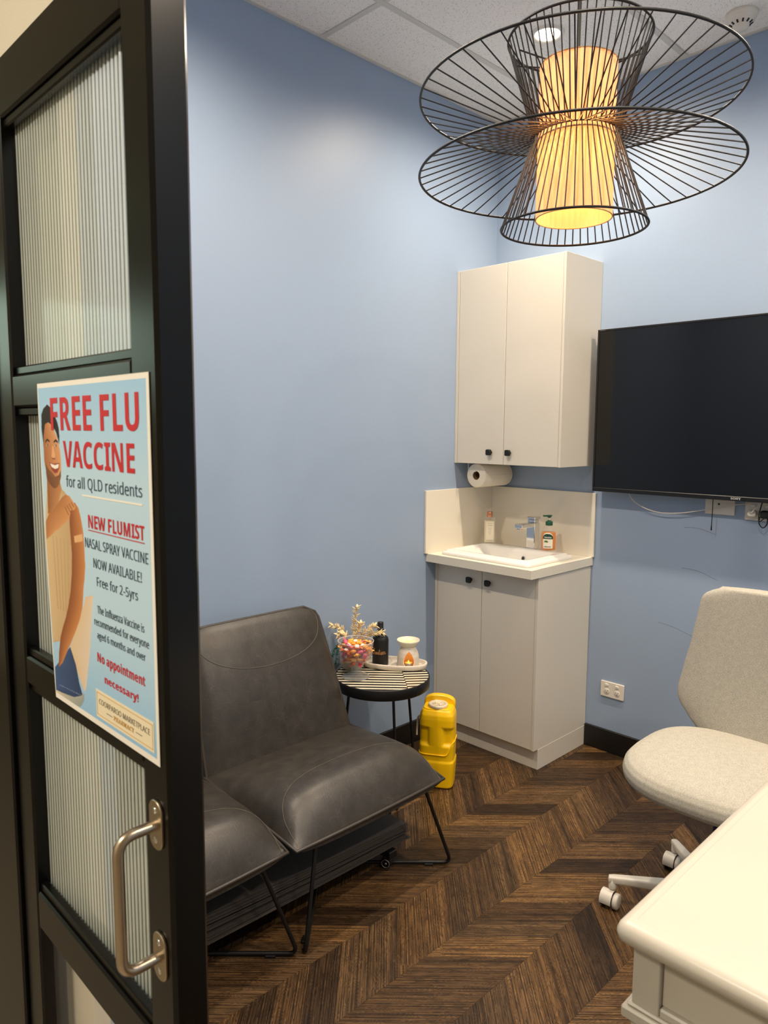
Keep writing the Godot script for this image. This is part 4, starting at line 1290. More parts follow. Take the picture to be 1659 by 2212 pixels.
	for layer in 5:
		var yy := 0.070 + layer * 0.0165
		var rmax: float = [0.032, 0.044, 0.0510, 0.0535, 0.046][layer]
		var counts: Array = [[7, rmax], [2, rmax * 0.4]] if layer < 1 else [[10 if layer < 4 else 9, rmax], [5, rmax * 0.5], [1, 0.0]]
		if layer in [1, 2]: counts = [[10, rmax]]
		for cnt in counts:
			for k in cnt[0]:
				var a: float = TAU * (k + 0.5 * (layer % 2)) / cnt[0] + rng.randf_range(-0.08, 0.08)
				var r: float = cnt[1]
				var rise: float = (0.010 * (1.0 - r / 0.056)) if layer >= 3 else 0.0
				var ci: int = (k * 2 + layer + rng.randi() % 2) % 5
				var o := thing("wrapped_sweet", "%s wrapped sweet in the footed glass bowl" % cn[ci], "sweet", B + V(cos(a) * r, yy + rise + rng.randf_range(-0.003, 0.003), sin(a) * r), 0.0, "wrapped sweets in the glass bowl")
				var wr := part(o, "wrapper", sweet, cm[ci])
				var pr_ := rng.randf()
				if pr_ < 0.45: part(wr, "print", printed, stripe if pr_ < 0.22 else darkp)
				o.scale = Vector3.ONE * rng.randf_range(1.2, 1.4)
				o.rotation = V(rng.randf_range(-0.6, 0.6), rng.randf() * TAU, rng.randf_range(-0.5, 0.5))
				idx += 1
	# pot with dried oats and green sprigs
	var P := V(0.098, top, 1.064)
	t = thing("potted_plant", "ribbed pale pot of dried cream oat sprays and green sprigs behind the bowl", "potted plant", P)
	s = Sh.new()
	s.grid(func(u: float, v: float) -> Vector3:
		var a := v * TAU
		var prof: Array = [[0.036, 0.0], [0.046, 0.012], [0.052, 0.04], [0.050, 0.068], [0.046, 0.075]]
		var f := u * 4.0
		var i := mini(int(f), 3)
		var r := lerpf(prof[i][0], prof[i + 1][0], f - i) + 0.0010 * cos(a * 44.0)
		return V(cos(a) * r, lerpf(prof[i][1], prof[i + 1][1], f - i), sin(a) * r), 8, 264, 1)
	s.lathe([Vector2(0.046, 0.075), Vector2(0.042, 0.075), Vector2(0.041, 0.064), Vector2(0.0, 0.062)], 48)
	s.lathe([Vector2(0.0, 0.0002), Vector2(0.036, 0.0002)], 48)
	part(t, "pot", s.mesh(), mat(rgb(198, 186, 164), 0.6))
	var oat := mat(rgb(240, 220, 174), 0.8)
	var leafm := mat(rgb(58, 104, 84), 0.6)
	# one husk
	s = Sh.new()
	s.grid(func(u: float, v: float) -> Vector3:
		var a := v * TAU
		var r := 0.0046 * pow(sin(PI * pow(u, 0.75)), 0.9)
		return V(cos(a) * r, u * 0.023, sin(a) * r * 0.55), 7, 7, 1)
	var husk := s.mesh()
	s = Sh.new()
	s.grid(func(u: float, v: float) -> Vector3:
		var w := 0.0044 * sin(PI * clampf(u, 0.0, 1.0))
		return V((v - 0.5) * 2.0 * w, u * 0.012, 0.0015 * sin(PI * u) + absf(v - 0.5) * 0.001), 5, 4, 1)
	var leaf := s.mesh()
	var right := V(0.753, 0, -0.658)
	var sprays := [
		[V(0, 0.06, 0), V(0.006, 0.13, 0), right * 0.012 + V(0, 0.20, 0), right * 0.018 + V(0, 0.262, 0)],
		[V(0, 0.06, 0), right * -0.02 + V(0, 0.13, 0), right * -0.05 + V(0, 0.172, 0), right * -0.090 + V(0, 0.182, 0)],
		[V(0, 0.06, 0), right * 0.025 + V(0, 0.12, 0.01), right * 0.06 + V(0, 0.165, 0), right * 0.098 + V(0, 0.186, 0)],
		[V(0, 0.06, 0), right * 0.03 + V(0, 0.11, 0), right * 0.08 + V(0, 0.150, 0.0), right * 0.128 + V(0, 0.158, 0)],
		[V(0, 0.06, 0), right * -0.015 + V(0, 0.12, 0.02), right * -0.03 + V(0.01, 0.155, 0.02), right * -0.048 + V(0.01, 0.15, 0.02)],
		[V(0, 0.06, 0), right * 0.015 + V(0, 0.12, 0.015), right * 0.03 + V(0.01, 0.175, 0.015), right * 0.036 + V(0.01, 0.20, 0.012)]]
	for q in sprays:
		var path := bez(q, 8)
		s = Sh.new()
		s.tube(path, 0.0009, 5)
		var spray := part(t, "oat_spray", s.mesh(), oat)
		for i in range(9, path.size()):
			for e in 3:
				var h := part(spray, "husk", husk, oat, path[i])
				var d: Vector3 = (path[i] - path[i - 1]).normalized()
				var side := d.cross(V(rng.randf_range(-1, 1), rng.randf_range(-1, 1), rng.randf_range(-1, 1))).normalized()
				var y := (d * 0.65 + side * 0.8 + V(0, -0.1, 0)).normalized()
				var x := y.cross(d).normalized()
				var sc := rng.randf_range(0.75, 1.1)
				h.basis = Basis(x * sc, y * sc, x.cross(y) * sc)
	for q in 7:
		var a := 1.9 + q * 0.50
		var out := V(cos(a), 0, sin(a))
		var path := bez([V(0, 0.06, 0), out * 0.045 + V(0, 0.100, 0), out * 0.074 + V(0, 0.096 - (q % 3) * 0.018, 0), out * 0.088 + V(0, 0.066 - (q % 3) * 0.03, 0)], 6)
		s = Sh.new()
		s.tube(path, 0.0008, 5)
		var sprig := part(t, "green_sprig", s.mesh(), leafm)
		for i in range(5, path.size()):
			for e in 3:
				var h := part(sprig, "leaf", leaf, leafm, path[i])
				var d: Vector3 = (path[i] - path[i - 1]).normalized()
				var side := d.cross(V(rng.randf_range(-1, 1), rng.randf_range(-1, 1), rng.randf_range(-1, 1))).normalized()
				var y := (d * 0.4 + side).normalized()
				var x := y.cross(d).normalized()
				h.basis = Basis(x, y, x.cross(y))
	# speckled oval tray
	var spk := mat(Color.WHITE, 0.6)
	spk.albedo_texture = pitted(rng, 384, rgb(222, 212, 196), rgb(120, 108, 100), 1500, 1.6)
	tri_map(spk, 9.0)
	var C := V(0.205, top, 0.918)
	t = thing("oval_tray", "pale speckled oval tray holding the black bottle and oil burner", "tray", C, 0.62)
	var oval := func(k: float, rx: float, rz: float) -> Vector3:
		var a := k * TAU
		var p := 2.4
		return V(signf(cos(a)) * pow(absf(cos(a)), 2.0 / p) * rx, 0, signf(sin(a)) * pow(absf(sin(a)), 2.0 / p) * rz)
	s = Sh.new()
	var pr := [[0.0, 0.0, 0.0004], [0.130, 0.060, 0.0004], [0.136, 0.066, 0.005], [0.139, 0.069, 0.0215], [0.1375, 0.0675, 0.024], [0.131, 0.061, 0.024], [0.1295, 0.0595, 0.0215], [0.127, 0.057, 0.011], [0.122, 0.052, 0.0085], [0.0, 0.0, 0.0085]]
	s.grid(func(u: float, v: float) -> Vector3:
		var i := mini(int(u * 9.0 + 0.001), 8)
		var f := u * 9.0 - i
		var o: Vector3 = oval.call(v, lerpf(pr[i][0], pr[i + 1][0], f), lerpf(pr[i][1], pr[i + 1][1], f))
		return V(o.x, lerpf(pr[i][2], pr[i + 1][2], f), o.z), 9, 64, 1)
	part(t, "dish", s.mesh(), spk)
	var ty := top + 0.0087
	# black pump bottle
	t = thing("sanitiser_bottle", "matt black pump bottle with gold lettering on the oval tray", "bottle", V(0.163, ty, 0.962), 0.66)
	s = Sh.new()
	s.lathe([Vector2(0, 0), Vector2(0.030, 0), Vector2(0.034, 0.004), Vector2(0.0345, 0.108), Vector2(0.032, 0.119), Vector2(0.024, 0.127), Vector2(0.0145, 0.131), Vector2(0.0135, 0.136), Vector2(0.0, 0.136)], 40)
	part(t, "body", s.mesh(), mat(rgb(14, 14, 14), 0.55))
	s = Sh.new()
	s.lathe([Vector2(0.0145, 0.133), Vector2(0.015, 0.134), Vector2(0.015, 0.153), Vector2(0.0135, 0.155), Vector2(0.0125, 0.156), Vector2(0.0125, 0.182), Vector2(0.0112, 0.185), Vector2(0.0, 0.185)], 28)
	s.tube([V(-0.006, 0.168, 0.004), V(-0.022, 0.168, 0.006), V(-0.027, 0.162, 0.007)], 0.0052, 8)
	part(t, "pump_cap", s.mesh(), mat(rgb(17, 17, 17), 0.4))
	s = Sh.new()
	var word: Array = script_word()
	for stroke in word:
		var pts: Array = []
		for p in bez(stroke, 5):
			var ang: float = (p.x - 0.5) * 1.75
			pts.append(V(sin(ang) * 0.0348, 0.052 + p.y * 0.062, cos(ang) * 0.0348))
		s.tube(pts, 0.00062, 5)
	part(t, "lettering", s.mesh(), mat(rgb(206, 150, 92), 0.4), Vector3.ZERO, "gold script lettering")
	# oil burner
	var O := V(0.256, ty, 0.889)
	t = thing("oil_burner", "white speckled ceramic oil burner with a teardrop opening on the tray", "oil burner", O, 0.84)
	t.scale = V(1.0, 0.93, 1.0)
	s = Sh.new()
	var bp := [Vector2(0.0455, 0.0), Vector2(0.0465, 0.004), Vector2(0.0465, 0.028), Vector2(0.0450, 0.050), Vector2(0.0405, 0.068), Vector2(0.0340, 0.082), Vector2(0.0305, 0.092)]
	var wall := func(h: float) -> float:
		for i in 6:
			if h <= bp[i + 1].y: return lerpf(bp[i].x, bp[i + 1].x, (h - bp[i].y) / (bp[i + 1].y - bp[i].y))
		return 0.0305
	# teardrop: half angle at height h
	var half := func(h: float) -> float:
		var k := (h - 0.004) / 0.072
		if k <= 0.0 or k >= 1.0: return 0.0
		var w := 0.0235 * pow(sin(PI * pow(k, 0.72)), 0.78)
		return asin(clampf(w / wall.call(h), 0, 0.9))
	var nh := 40
	for side in 2:
		var off := 0.0 if side == 0 else -0.004
		s.grid(func(u: float, v: float) -> Vector3:
			var h := u * 0.092
			var ha: float = half.call(h)
			var a := PI / 2 + ha + v * (TAU - 2 * ha)
			var r: float = wall.call(h) + off
			return V(cos(a) * r, h, sin(a) * r), nh, 56, 1 + side, side == 1)
	for e in [-1.0, 1.0]:
		s.grid(func(u: float, v: float) -> Vector3:
			var h := 0.004 + u * 0.072
			var a: float = PI / 2 + e * half.call(h)
			var r: float = wall.call(h) - v * 0.004
			return V(cos(a) * r, h, sin(a) * r), nh, 1, 3)
	part(t, "burner_body", s.mesh(), spk)
	s = Sh.new()
	s.lathe([Vector2(0.0, 0.086), Vector2(0.0305, 0.0915), Vector2(0.036, 0.099), Vector2(0.046, 0.113), Vector2(0.0485, 0.121), Vector2(0.0475, 0.123), Vector2(0.0458, 0.121), Vector2(0.042, 0.112), Vector2(0.030, 0.101), Vector2(0.0, 0.099)], 44)
	part(t, "dish", s.mesh(), mat(rgb(236, 228, 206), 0.15))
	s = Sh.new()
	s.lathe([Vector2(0.036, 0.108), Vector2(0.0, 0.108)], 36)
	part(t, "scented_oil", s.mesh(), mat(rgb(232, 222, 160), 0.08))
	# tea light inside it
	var fwd3 := V(sin(0.84), 0, cos(0.84))
	t = thing("tea_light", "lit tea light candle glowing inside the oil burner", "candle", O + fwd3 * 0.020 + V(0, 0.0004, 0))
	s = Sh.new()
	s.lathe([Vector2(0.0, 0.0), Vector2(0.0165, 0.0), Vector2(0.0175, 0.002), Vector2(0.018, 0.021), Vector2(0.0172, 0.0215), Vector2(0.0168, 0.019), Vector2(0.0, 0.019)], 28)
	part(t, "metal_cup", s.mesh(), mat(rgb(190, 184, 172), 0.3, 0.9))
	var wx := mat(rgb(250, 200, 110), 0.3)
	wx.emission_enabled = true
	wx.emission = Color(1.0, 0.55, 0.18)
	wx.emission_energy_multiplier = 0.55
	s = Sh.new()
	s.lathe([Vector2(0.0168, 0.0192), Vector2(0.0166, 0.0198), Vector2(0.0, 0.0194)], 28)
	part(t, "wax", s.mesh(), wx)
	var fm := mat(rgb(255, 230, 160), 0.5)
	fm.emission_enabled = true
	fm.emission = Color(1.0, 0.72, 0.30)
	fm.emission_energy_multiplier = 5.0
	s = Sh.new()
	s.lathe([Vector2(0.0, 0.020), Vector2(0.0018, 0.0225), Vector2(0.0019, 0.025), Vector2(0.0009, 0.029), Vector2(0.0, 0.031)], 12)
	part(t, "flame", s.mesh(), fm)
	var l := OmniLight3D.new()
	l.name = "flame_light"
	l.light_color = Color(1.0, 0.62, 0.26)
	l.light_energy = 0.0016
	l.light_size = 0.003
	l.omni_range = 6.0
	l.omni_attenuation = 2.0
	l.shadow_enabled = true
	l.position = V(0, 0.026, 0)
	t.add_child(l)

# «Sanitiser» in joined handwriting: strokes in a box 0..1 wide, letters about 0.28 high
func script_word() -> Array:
	var v := func(x: float, y: float) -> Vector3: return Vector3(x, y, 0)
	return [
		[v.call(0.125, 0.36), v.call(0.09, 0.42), v.call(0.045, 0.37), v.call(0.05, 0.27), v.call(0.105, 0.19), v.call(0.10, 0.06), v.call(0.04, 0.0), v.call(0.005, 0.06)],
		[v.call(0.245, 0.17), v.call(0.205, 0.2), v.call(0.17, 0.12), v.call(0.18, 0.02), v.call(0.22, 0.03), v.call(0.25, 0.17), v.call(0.25, 0.03), v.call(0.29, 0.04)],
		[v.call(0.29, 0.04), v.call(0.305, 0.18), v.call(0.305, 0.02), v.call(0.325, 0.14), v.call(0.355, 0.19), v.call(0.37, 0.12), v.call(0.37, 0.03), v.call(0.405, 0.05)],
		[v.call(0.405, 0.05), v.call(0.43, 0.19), v.call(0.43, 0.03), v.call(0.47, 0.05)],
		[v.call(0.437, 0.27), v.call(0.443, 0.29)],
		[v.call(0.47, 0.05), v.call(0.51, 0.40), v.call(0.50, 0.06), v.call(0.53, 0.02), v.call(0.565, 0.06)],
		[v.call(0.465, 0.26), v.call(0.555, 0.28)],
		[v.call(0.565, 0.06), v.call(0.59, 0.20), v.call(0.59, 0.03), v.call(0.63, 0.05)],
		[v.call(0.598, 0.28), v.call(0.604, 0.30)],
		[v.call(0.63, 0.05), v.call(0.675, 0.22), v.call(0.675, 0.10), v.call(0.665, 0.02), v.call(0.635, 0.03)],
		[v.call(0.665, 0.02), v.call(0.72, 0.05), v.call(0.775, 0.15), v.call(0.76, 0.22), v.call(0.725, 0.16), v.call(0.735, 0.04), v.call(0.79, 0.03), v.call(0.825, 0.10)],
		[v.call(0.825, 0.10), v.call(0.85, 0.23), v.call(0.865, 0.18), v.call(0.895, 0.19), v.call(0.895, 0.06), v.call(0.93, 0.03), v.call(0.98, 0.10)]]

func sharps_bin() -> void:
	var t := thing("sharps_bin", "yellow plastic sharps container standing by the floor cupboard", "container", V(0.362, 0, 0.812), 0.0)
	t.rotation.y = PI / 2 - 1.02      # broad face turned towards the doorway
	var ym := mat(rgb(255, 204, 8), 0.35)
	# rounded box with a step above the foot band, hand recesses and sloping shoulders: half widths by height
	var prof := [[0.0, 0.060, 0.046], [0.006, 0.070, 0.056], [0.10, 0.076, 0.062], [0.118, 0.076, 0.062], [0.122, 0.072, 0.058], [0.140, 0.0725, 0.0585], [0.200, 0.074, 0.060], [0.300, 0.074, 0.060], [0.318, 0.072, 0.058], [0.336, 0.064, 0.050], [0.340, 0.058, 0.044]]
	var s := Sh.new()
	var at := func(h: float) -> Vector2:
		for i in prof.size() - 1:
			if h <= prof[i + 1][0]:
				var f: float = (h - prof[i][0]) / (prof[i + 1][0] - prof[i][0])
				return Vector2(lerpf(prof[i][1], prof[i + 1][1], f), lerpf(prof[i][2], prof[i + 1][2], f))
		return Vector2(0.058, 0.044)
	s.grid(func(u: float, v: float) -> Vector3:
		var h := u * 0.340
		var w: Vector2 = at.call(h)
		var a := v * TAU
		var e := 2.0 / 5.0
		var x: float = signf(cos(a)) * pow(absf(cos(a)), e) * w.x
		var z: float = signf(sin(a)) * pow(absf(sin(a)), e) * w.y
		# two finger recesses in the upper front, and a lower band proud of the front
		if z > 0.02:
			for c in [-0.053, 0.053]:
				var q := maxf(absf(x - c) / 0.028, absf(h - 0.228) / 0.044)
				if q < 1.0: z -= 0.012 * smoothstep(1.0, 0.6, q)
		var band := h - (0.105 + (0.05 if x > 0.02 else 0.0) * smoothstep(0.02, 0.06, x))
		return V(x, h, z), 85, 128, 1)
	s.lathe([Vector2(0.0, 0.0), Vector2(0.05, 0.0)], 16)
	part(t, "body", s.mesh(), ym)
	s = Sh.new()
	s.prism(rrect(0.118, 0.092, 0.025, 6), 0.0, 0.004, Transform3D(Basis(Vector3.RIGHT, -PI / 2), V(0, 0.3385, 0)), 0.0015)
	# raised back of the shoulder, cast with a carrying lip
	var lip := PackedVector2Array()
	for k in 21:
		var a := PI * k / 20.0
		lip.append(Vector2(cos(a) * 0.067, 0.318 + pow(sin(a), 0.42) * 0.060))
	s.prism(lip, -0.0585, -0.030, Transform3D(), 0.004)
	part(t, "shoulder", s.mesh(), ym)
	# a moulded ridge that runs round the lower half
	s = Sh.new()
	var ridge: Array = []
	for k in 25:
		var a := -0.35 + k * (PI + 0.7) / 24.0
		var e := 2.0 / 5.0
		ridge.append(V(signf(cos(a)) * pow(absf(cos(a)), e) * 0.0745, 0.150 + 0.055 * smoothstep(0.2, 0.9, cos(a)), signf(sin(a)) * pow(absf(sin(a)), e) * 0.0605))
	s.tube(ridge, 0.0028, 8)
	part(t, "moulded_ridge", s.mesh(), ym)
	# round white port
	var pm := mat(rgb(226, 212, 186), 0.5)
	s = Sh.new()
	s.lathe([Vector2(0.0, 0.002), Vector2(0.030, 0.002), Vector2(0.031, 0.010), Vector2(0.038, 0.011), Vector2(0.041, 0.009), Vector2(0.041, -0.002), Vector2(0.0, -0.002)], 36)
	var lid := part(t, "port_ring", s.mesh(), pm, V(0.0, 0.345, 0.006))
	for k in 14:
		var a := TAU * k / 14
		s = Sh.new()
		s.box(V(0.017, 0.0045, 0), V(0.022, 0.004, 0.0035), 0.0008, Transform3D(Basis(Vector3.UP, a), Vector3.ZERO))
		part(lid, "flap", s.mesh(), pm)
	# white carry strap hanging at the side
	s = Sh.new()
	var st := bez([V(-0.068, 0.305, 0.012), V(-0.083, 0.290, 0.018), V(-0.086, 0.255, 0.022), V(-0.087, 0.215, 0.024)], 6)
	s.tube(st, 0.0042, 6)
	part(t, "strap", s.mesh(), pm)

func television() -> void:
	var t := thing("television", "large black flat television mounted on the blue wall", "television", V(1.2485, 1.2296, 0.0))
	var w := 0.6165
	var h := 0.712
	var s := Sh.new()
	s.lohi(V(-w, 0.0, 0.060), V(w, 0.018, 0.090), 0.002)
	s.lohi(V(-w, h - 0.008, 0.060), V(w, h, 0.090), 0.0015)
	s.lohi(V(-w, 0.018, 0.060), V(-w + 0.008, h - 0.008, 0.090), 0.0015)
	s.lohi(V(w - 0.008, 0.018, 0.060), V(w, h - 0.008, 0.090), 0.0015)
	part(t, "bezel", s.mesh(), mat(rgb(14, 13, 13), 0.35))
	part(t, "screen", bx(V(-w + 0.0075, 0.0175, 0.080), V(w - 0.0075, h - 0.0075, 0.0862)), mat(rgb(8, 8, 9), 0.12))
	s = Sh.new()
	s.lohi(V(-w + 0.012, 0.012, 0.044), V(w - 0.012, h - 0.012, 0.081), 0.006)
	s.lohi(V(-0.42, 0.06, 0.028), V(0.42, 0.40, 0.05), 0.01)
	part(t, "rear_case", s.mesh(), mat(rgb(20, 20, 20), 0.6))
	part(t, "wall_bracket", bx(V(-0.25, 0.22, 0.001), V(0.25, 0.46, 0.030), 0.002), M.black_metal)
	s = Sh.new()
	letters(s, "SONY", 0.038, 0.0085, Transform3D(Basis(), V(-0.012, 0.0052, 0.0901)), true, true)
	part(t, "maker_lettering", s.mesh(), mat(rgb(200, 200, 198), 0.4), Vector3.ZERO, "silver maker lettering")
	s = Sh.new()
	letters(s, "BRAVIA", 0.024, 0.0032, Transform3D(Basis(), V(-w + 0.012, h - 0.0056, 0.0901)), true)
	part(t, "badge", s.mesh(), mat(rgb(110, 108, 104), 0.4))

func socket_face(p: Node, dx: float) -> void:   # an angled three pin socket outlet and its rocker
	var s := Sh.new()
	s.lathe([Vector2(0.0145, 0.0), Vector2(0.0145, 0.0012), Vector2(0.0135, 0.0018), Vector2(0.0, 0.0018)], 28)
	var f := part(p, "socket", s.mesh(), M.white_plastic, V(dx, -0.009, 0.0085))
	f.rotation.x = PI / 2
	for e in [[-0.0055, 0.0035, 0.5], [0.0055, 0.0035, -0.5], [0.0, -0.0065, 0.0]]:
		s = Sh.new()
		s.box(Vector3.ZERO, V(0.0018, 0.0072, 0.0008))
		var o := part(f, "pin_slot", s.mesh(), M.knob, V(e[0], 0.0018, -e[1]))
		o.rotation = V(-PI / 2, 0, e[2])
		o.basis = Basis(Vector3.RIGHT, -PI / 2) * Basis(Vector3.BACK, e[2])
	s = Sh.new()
	s.prism(rrect(0.017, 0.0125, 0.004, 4), 0.0, 0.0045, Transform3D(Basis(Vector3.RIGHT, 0.10), Vector3.ZERO), 0.0012)
	part(p, "rocker_switch", s.mesh(), M.white, V(dx - 0.001, 0.0205, 0.0082))

func outlets() -> void:
	var plate := func(w: float, h: float) -> ArrayMesh:
		var s := Sh.new()
		s.prism(rrect(w, h, 0.004, 3), 0.0008, 0.0088, Transform3D(), 0.002)
		return s.mesh()
	var t := thing("power_outlet", "white double power outlet low on the blue wall beside the cupboard", "power outlet", V(0.727, 0.3015, 0))
	part(t, "cover_plate", plate.call(0.116, 0.074), M.white_plastic)
	socket_face(t, -0.026)
	socket_face(t, 0.026)
	t = thing("power_outlet", "white double power outlet with two plugs just below the television", "power outlet", V(1.322, 1.1875, 0))
	part(t, "cover_plate", plate.call(0.116, 0.074), M.white_plastic)
	socket_face(t, -0.026)
	socket_face(t, 0.026)
	t = thing("blank_wall_plate", "blank white wall plate with a screw just below the television", "wall plate", V(1.166, 1.199, 0))
	part(t, "cover_plate", plate.call(0.118, 0.074), M.white_plastic)
	var s := Sh.new()
	s.lathe([Vector2(0.0, 0.0), Vector2(0.0045, 0.0), Vector2(0.004, 0.0012), Vector2(0.0, 0.0014)], 14)
	var o := part(t, "screw", s.mesh(), M.black_metal, V(-0.004, 0.006, 0.0088))
	o.rotation.x = PI / 2
	# white plug and its flex
	t = thing("white_plug", "white round plug in the outlet below the television", "plug", V(1.296, 1.1790, 0.0105))
	s = Sh.new()
	s.prism(rrect(0.034, 0.028, 0.0125, 6), 0.0, 0.026, Transform3D(), 0.005)
	part(t, "plug_body", s.mesh(), M.white_plastic)
	s = Sh.new()
	s.tube(bez([V(-0.002, 0, 0.024), V(0.008, 0.006, 0.034), V(0.016, 0.020, 0.035), V(0.026, 0.034, 0.026), V(0.032, 0.06, 0.022)], 5), 0.0028, 8)
	part(t, "flex", s.mesh(), M.white_plastic)
	t = thing("black_plug", "black plug with coiled black cable in the outlet below the television", "plug", V(1.348, 1.1790, 0.0105))
	s = Sh.new()
	s.prism(rrect(0.034, 0.030, 0.007, 4), 0.0, 0.030, Transform3D(), 0.004)
	part(t, "plug_body", s.mesh(), M.knob)
	s = Sh.new()
	s.tube(bez([V(0, -0.012, 0.026), V(-0.016, -0.028, 0.034), V(-0.020, -0.005, 0.030), V(-0.016, 0.03, 0.024), V(-0.008, 0.07, 0.018)], 6), 0.0022, 8)
	s.tube(bez([V(-0.018, -0.01, 0.024), V(-0.020, -0.036, 0.022), V(-0.006, -0.052, 0.020), V(0.008, -0.036, 0.020), V(0.014, 0.0, 0.034), V(0.016, 0.06, 0.020)], 6), 0.0022, 8)
	part(t, "cable", s.mesh(), M.knob)
	# hanging leads
	s = Sh.new()
	s.tube(bez([V(0.768, 1.245, 0.030), V(0.800, 1.195, 0.026), V(0.860, 1.163, 0.024), V(0.930, 1.151, 0.024), V(1.02, 1.158, 0.024), V(1.13, 1.183, 0.022), V(1.22, 1.206, 0.022), V(1.30, 1.222, 0.024), V(1.34, 1.25, 0.028)], 8), 0.0020, 8)
	single("white_cable", s.mesh(), M.white_plastic, "white cable sagging along the wall below the television", "cable")
	s = Sh.new()
	s.tube(bez([V(1.147, 1.25, 0.034), V(1.146, 1.18, 0.030), V(1.145, 1.125, 0.029), V(1.145, 1.097, 0.029)], 6), [0.0018, 0.0018, 0.0018, 0.0018, 0.0018, 0.0018, 0.0018, 0.0018, 0.0018, 0.0018, 0.0018, 0.0018, 0.0019, 0.0021, 0.0026, 0.0030, 0.0032, 0.0032, 0.0030], 8)
	single("black_lead", s.mesh(), M.knob, "short black lead hanging straight down below the television", "cable")

# ------------------------------------------------------------------ pendant lamp
func pendant() -> void:
	var L := V(1.256, 2.251, 1.336)
	var t := thing("pendant_lamp", "black wire pendant lamp with flaring rings around a glowing pleated shade", "pendant lamp", L)
	var ring := func(r: float, y: float, th: float) -> ArrayMesh:
		var s := Sh.new()
		var p: Array = []
		for k in 96: p.append(V(cos(TAU * k / 96) * r, y, sin(TAU * k / 96) * r))
		s.tube(p, th, 8, true)
		return s.mesh()
	var rw := 0.106
	for e in [[0.402, 0.095, 0.0033], [0.402, -0.095, 0.0033], [0.186, -0.226, 0.0031], [0.178, 0.236, 0.0031], [rw, 0.0, 0.002]]:
		part(t, "wire_ring", ring.call(e[0], e[1], e[2]), M.wire)
	for e in [[0.402, 0.095, 48, 0.0], [0.402, -0.095, 48, 0.5], [0.186, -0.226, 54, 0.25], [0.178, 0.236, 54, 0.0]]:
		var s := Sh.new()
		s.tube([V(rw, 0, 0), V(e[0], e[1], 0)], 0.0017, 6, false, false)
		var m := s.mesh()
		for k in e[2]:
			var o := part(t, "wire", m, M.wire)
			o.rotation.y = TAU * (k + e[3]) / e[2]
	# spokes that carry the shade
	for a in [2.1, 2.6, -0.6]:
		var s := Sh.new()
		s.tube([V(cos(a) * 0.164, 0.19, sin(a) * 0.164), V(cos(a) * 0.094, 0.178, sin(a) * 0.094), V(0, 0.178, 0)], 0.002, 6)
		part(t, "spoke", s.mesh(), M.wire)
	# pleated shade, in an upper and a lower drum
	var lin := mat(rgb(240, 190, 140), 0.8)
	lin.emission_enabled = true
	lin.emission = Color(1.0, 0.74, 0.50)
	lin.emission_energy_multiplier = SHADE_GLOW
	lin.backlight_enabled = true
	lin.backlight = Color(0.7, 0.46, 0.26)
	for e in [[-0.006, 0.172, 0.0955, 0.094], [-0.203, -0.008, 0.095, 0.0965]]:
		var s := Sh.new()
		s.grid(func(u: float, v: float) -> Vector3:
			var a := v * TAU
			var r := lerpf(e[3], e[2], u) + 0.0013 * cos(a * 40.0)
			return V(cos(a) * r, lerpf(e[0], e[1], u), sin(a) * r), 3, 320, 1)
		part(t, "pleated_shade", s.mesh(), lin)
		for q in [[e[0], e[3]], [e[1], e[2]]]:
			part(t, "shade_hoop", ring.call(q[1] + 0.0004, q[0], 0.0016), mat(rgb(196, 160, 112), 0.7))
	var bulb := mat(rgb(255, 226, 170), 0.4)
	bulb.emission_enabled = true
	bulb.emission = Color(1.0, 0.68, 0.30)
	bulb.emission_energy_multiplier = 3.0
	var s := Sh.new()
	s.lathe([Vector2(0.0, -0.07), Vector2(0.016, -0.066), Vector2(0.028, -0.050), Vector2(0.030, -0.036), Vector2(0.024, -0.016), Vector2(0.014, 0.004), Vector2(0.0135, 0.012), Vector2(0.0, 0.012)], 20)
	part(t, "bulb", s.mesh(), bulb)
	s = Sh.new()
	s.lathe([Vector2(0.0, 0.012), Vector2(0.018, 0.012), Vector2(0.019, 0.03), Vector2(0.019, 0.07), Vector2(0.012, 0.085), Vector2(0.0, 0.085)], 18)
	part(t, "lamp_holder", s.mesh(), M.wire)
	s = Sh.new()
	s.tube([V(0, 0.084, 0), V(0, 0.728, 0)], 0.0035, 8)
	part(t, "cord", s.mesh(), M.wire)
	s = Sh.new()
	s.lathe([Vector2(0.0, 0.722), Vector2(0.050, 0.722), Vector2(0.052, 0.725), Vector2(0.052, 0.7515), Vector2(0.0, 0.7515)], 32)
	part(t, "ceiling_rose", s.mesh(), M.wire)
	var l := OmniLight3D.new()
	l.name = "pendant_glow"
	l.light_color = Color(1.0, 0.70, 0.36)
	l.light_energy = 0.06
	l.light_size = 0.025
	l.omni_range = 8.0
	l.omni_attenuation = 2.0
	l.shadow_enabled = true
	l.position = V(0, -0.04, 0)
	t.add_child(l)
const SHADE_GLOW := 0.5

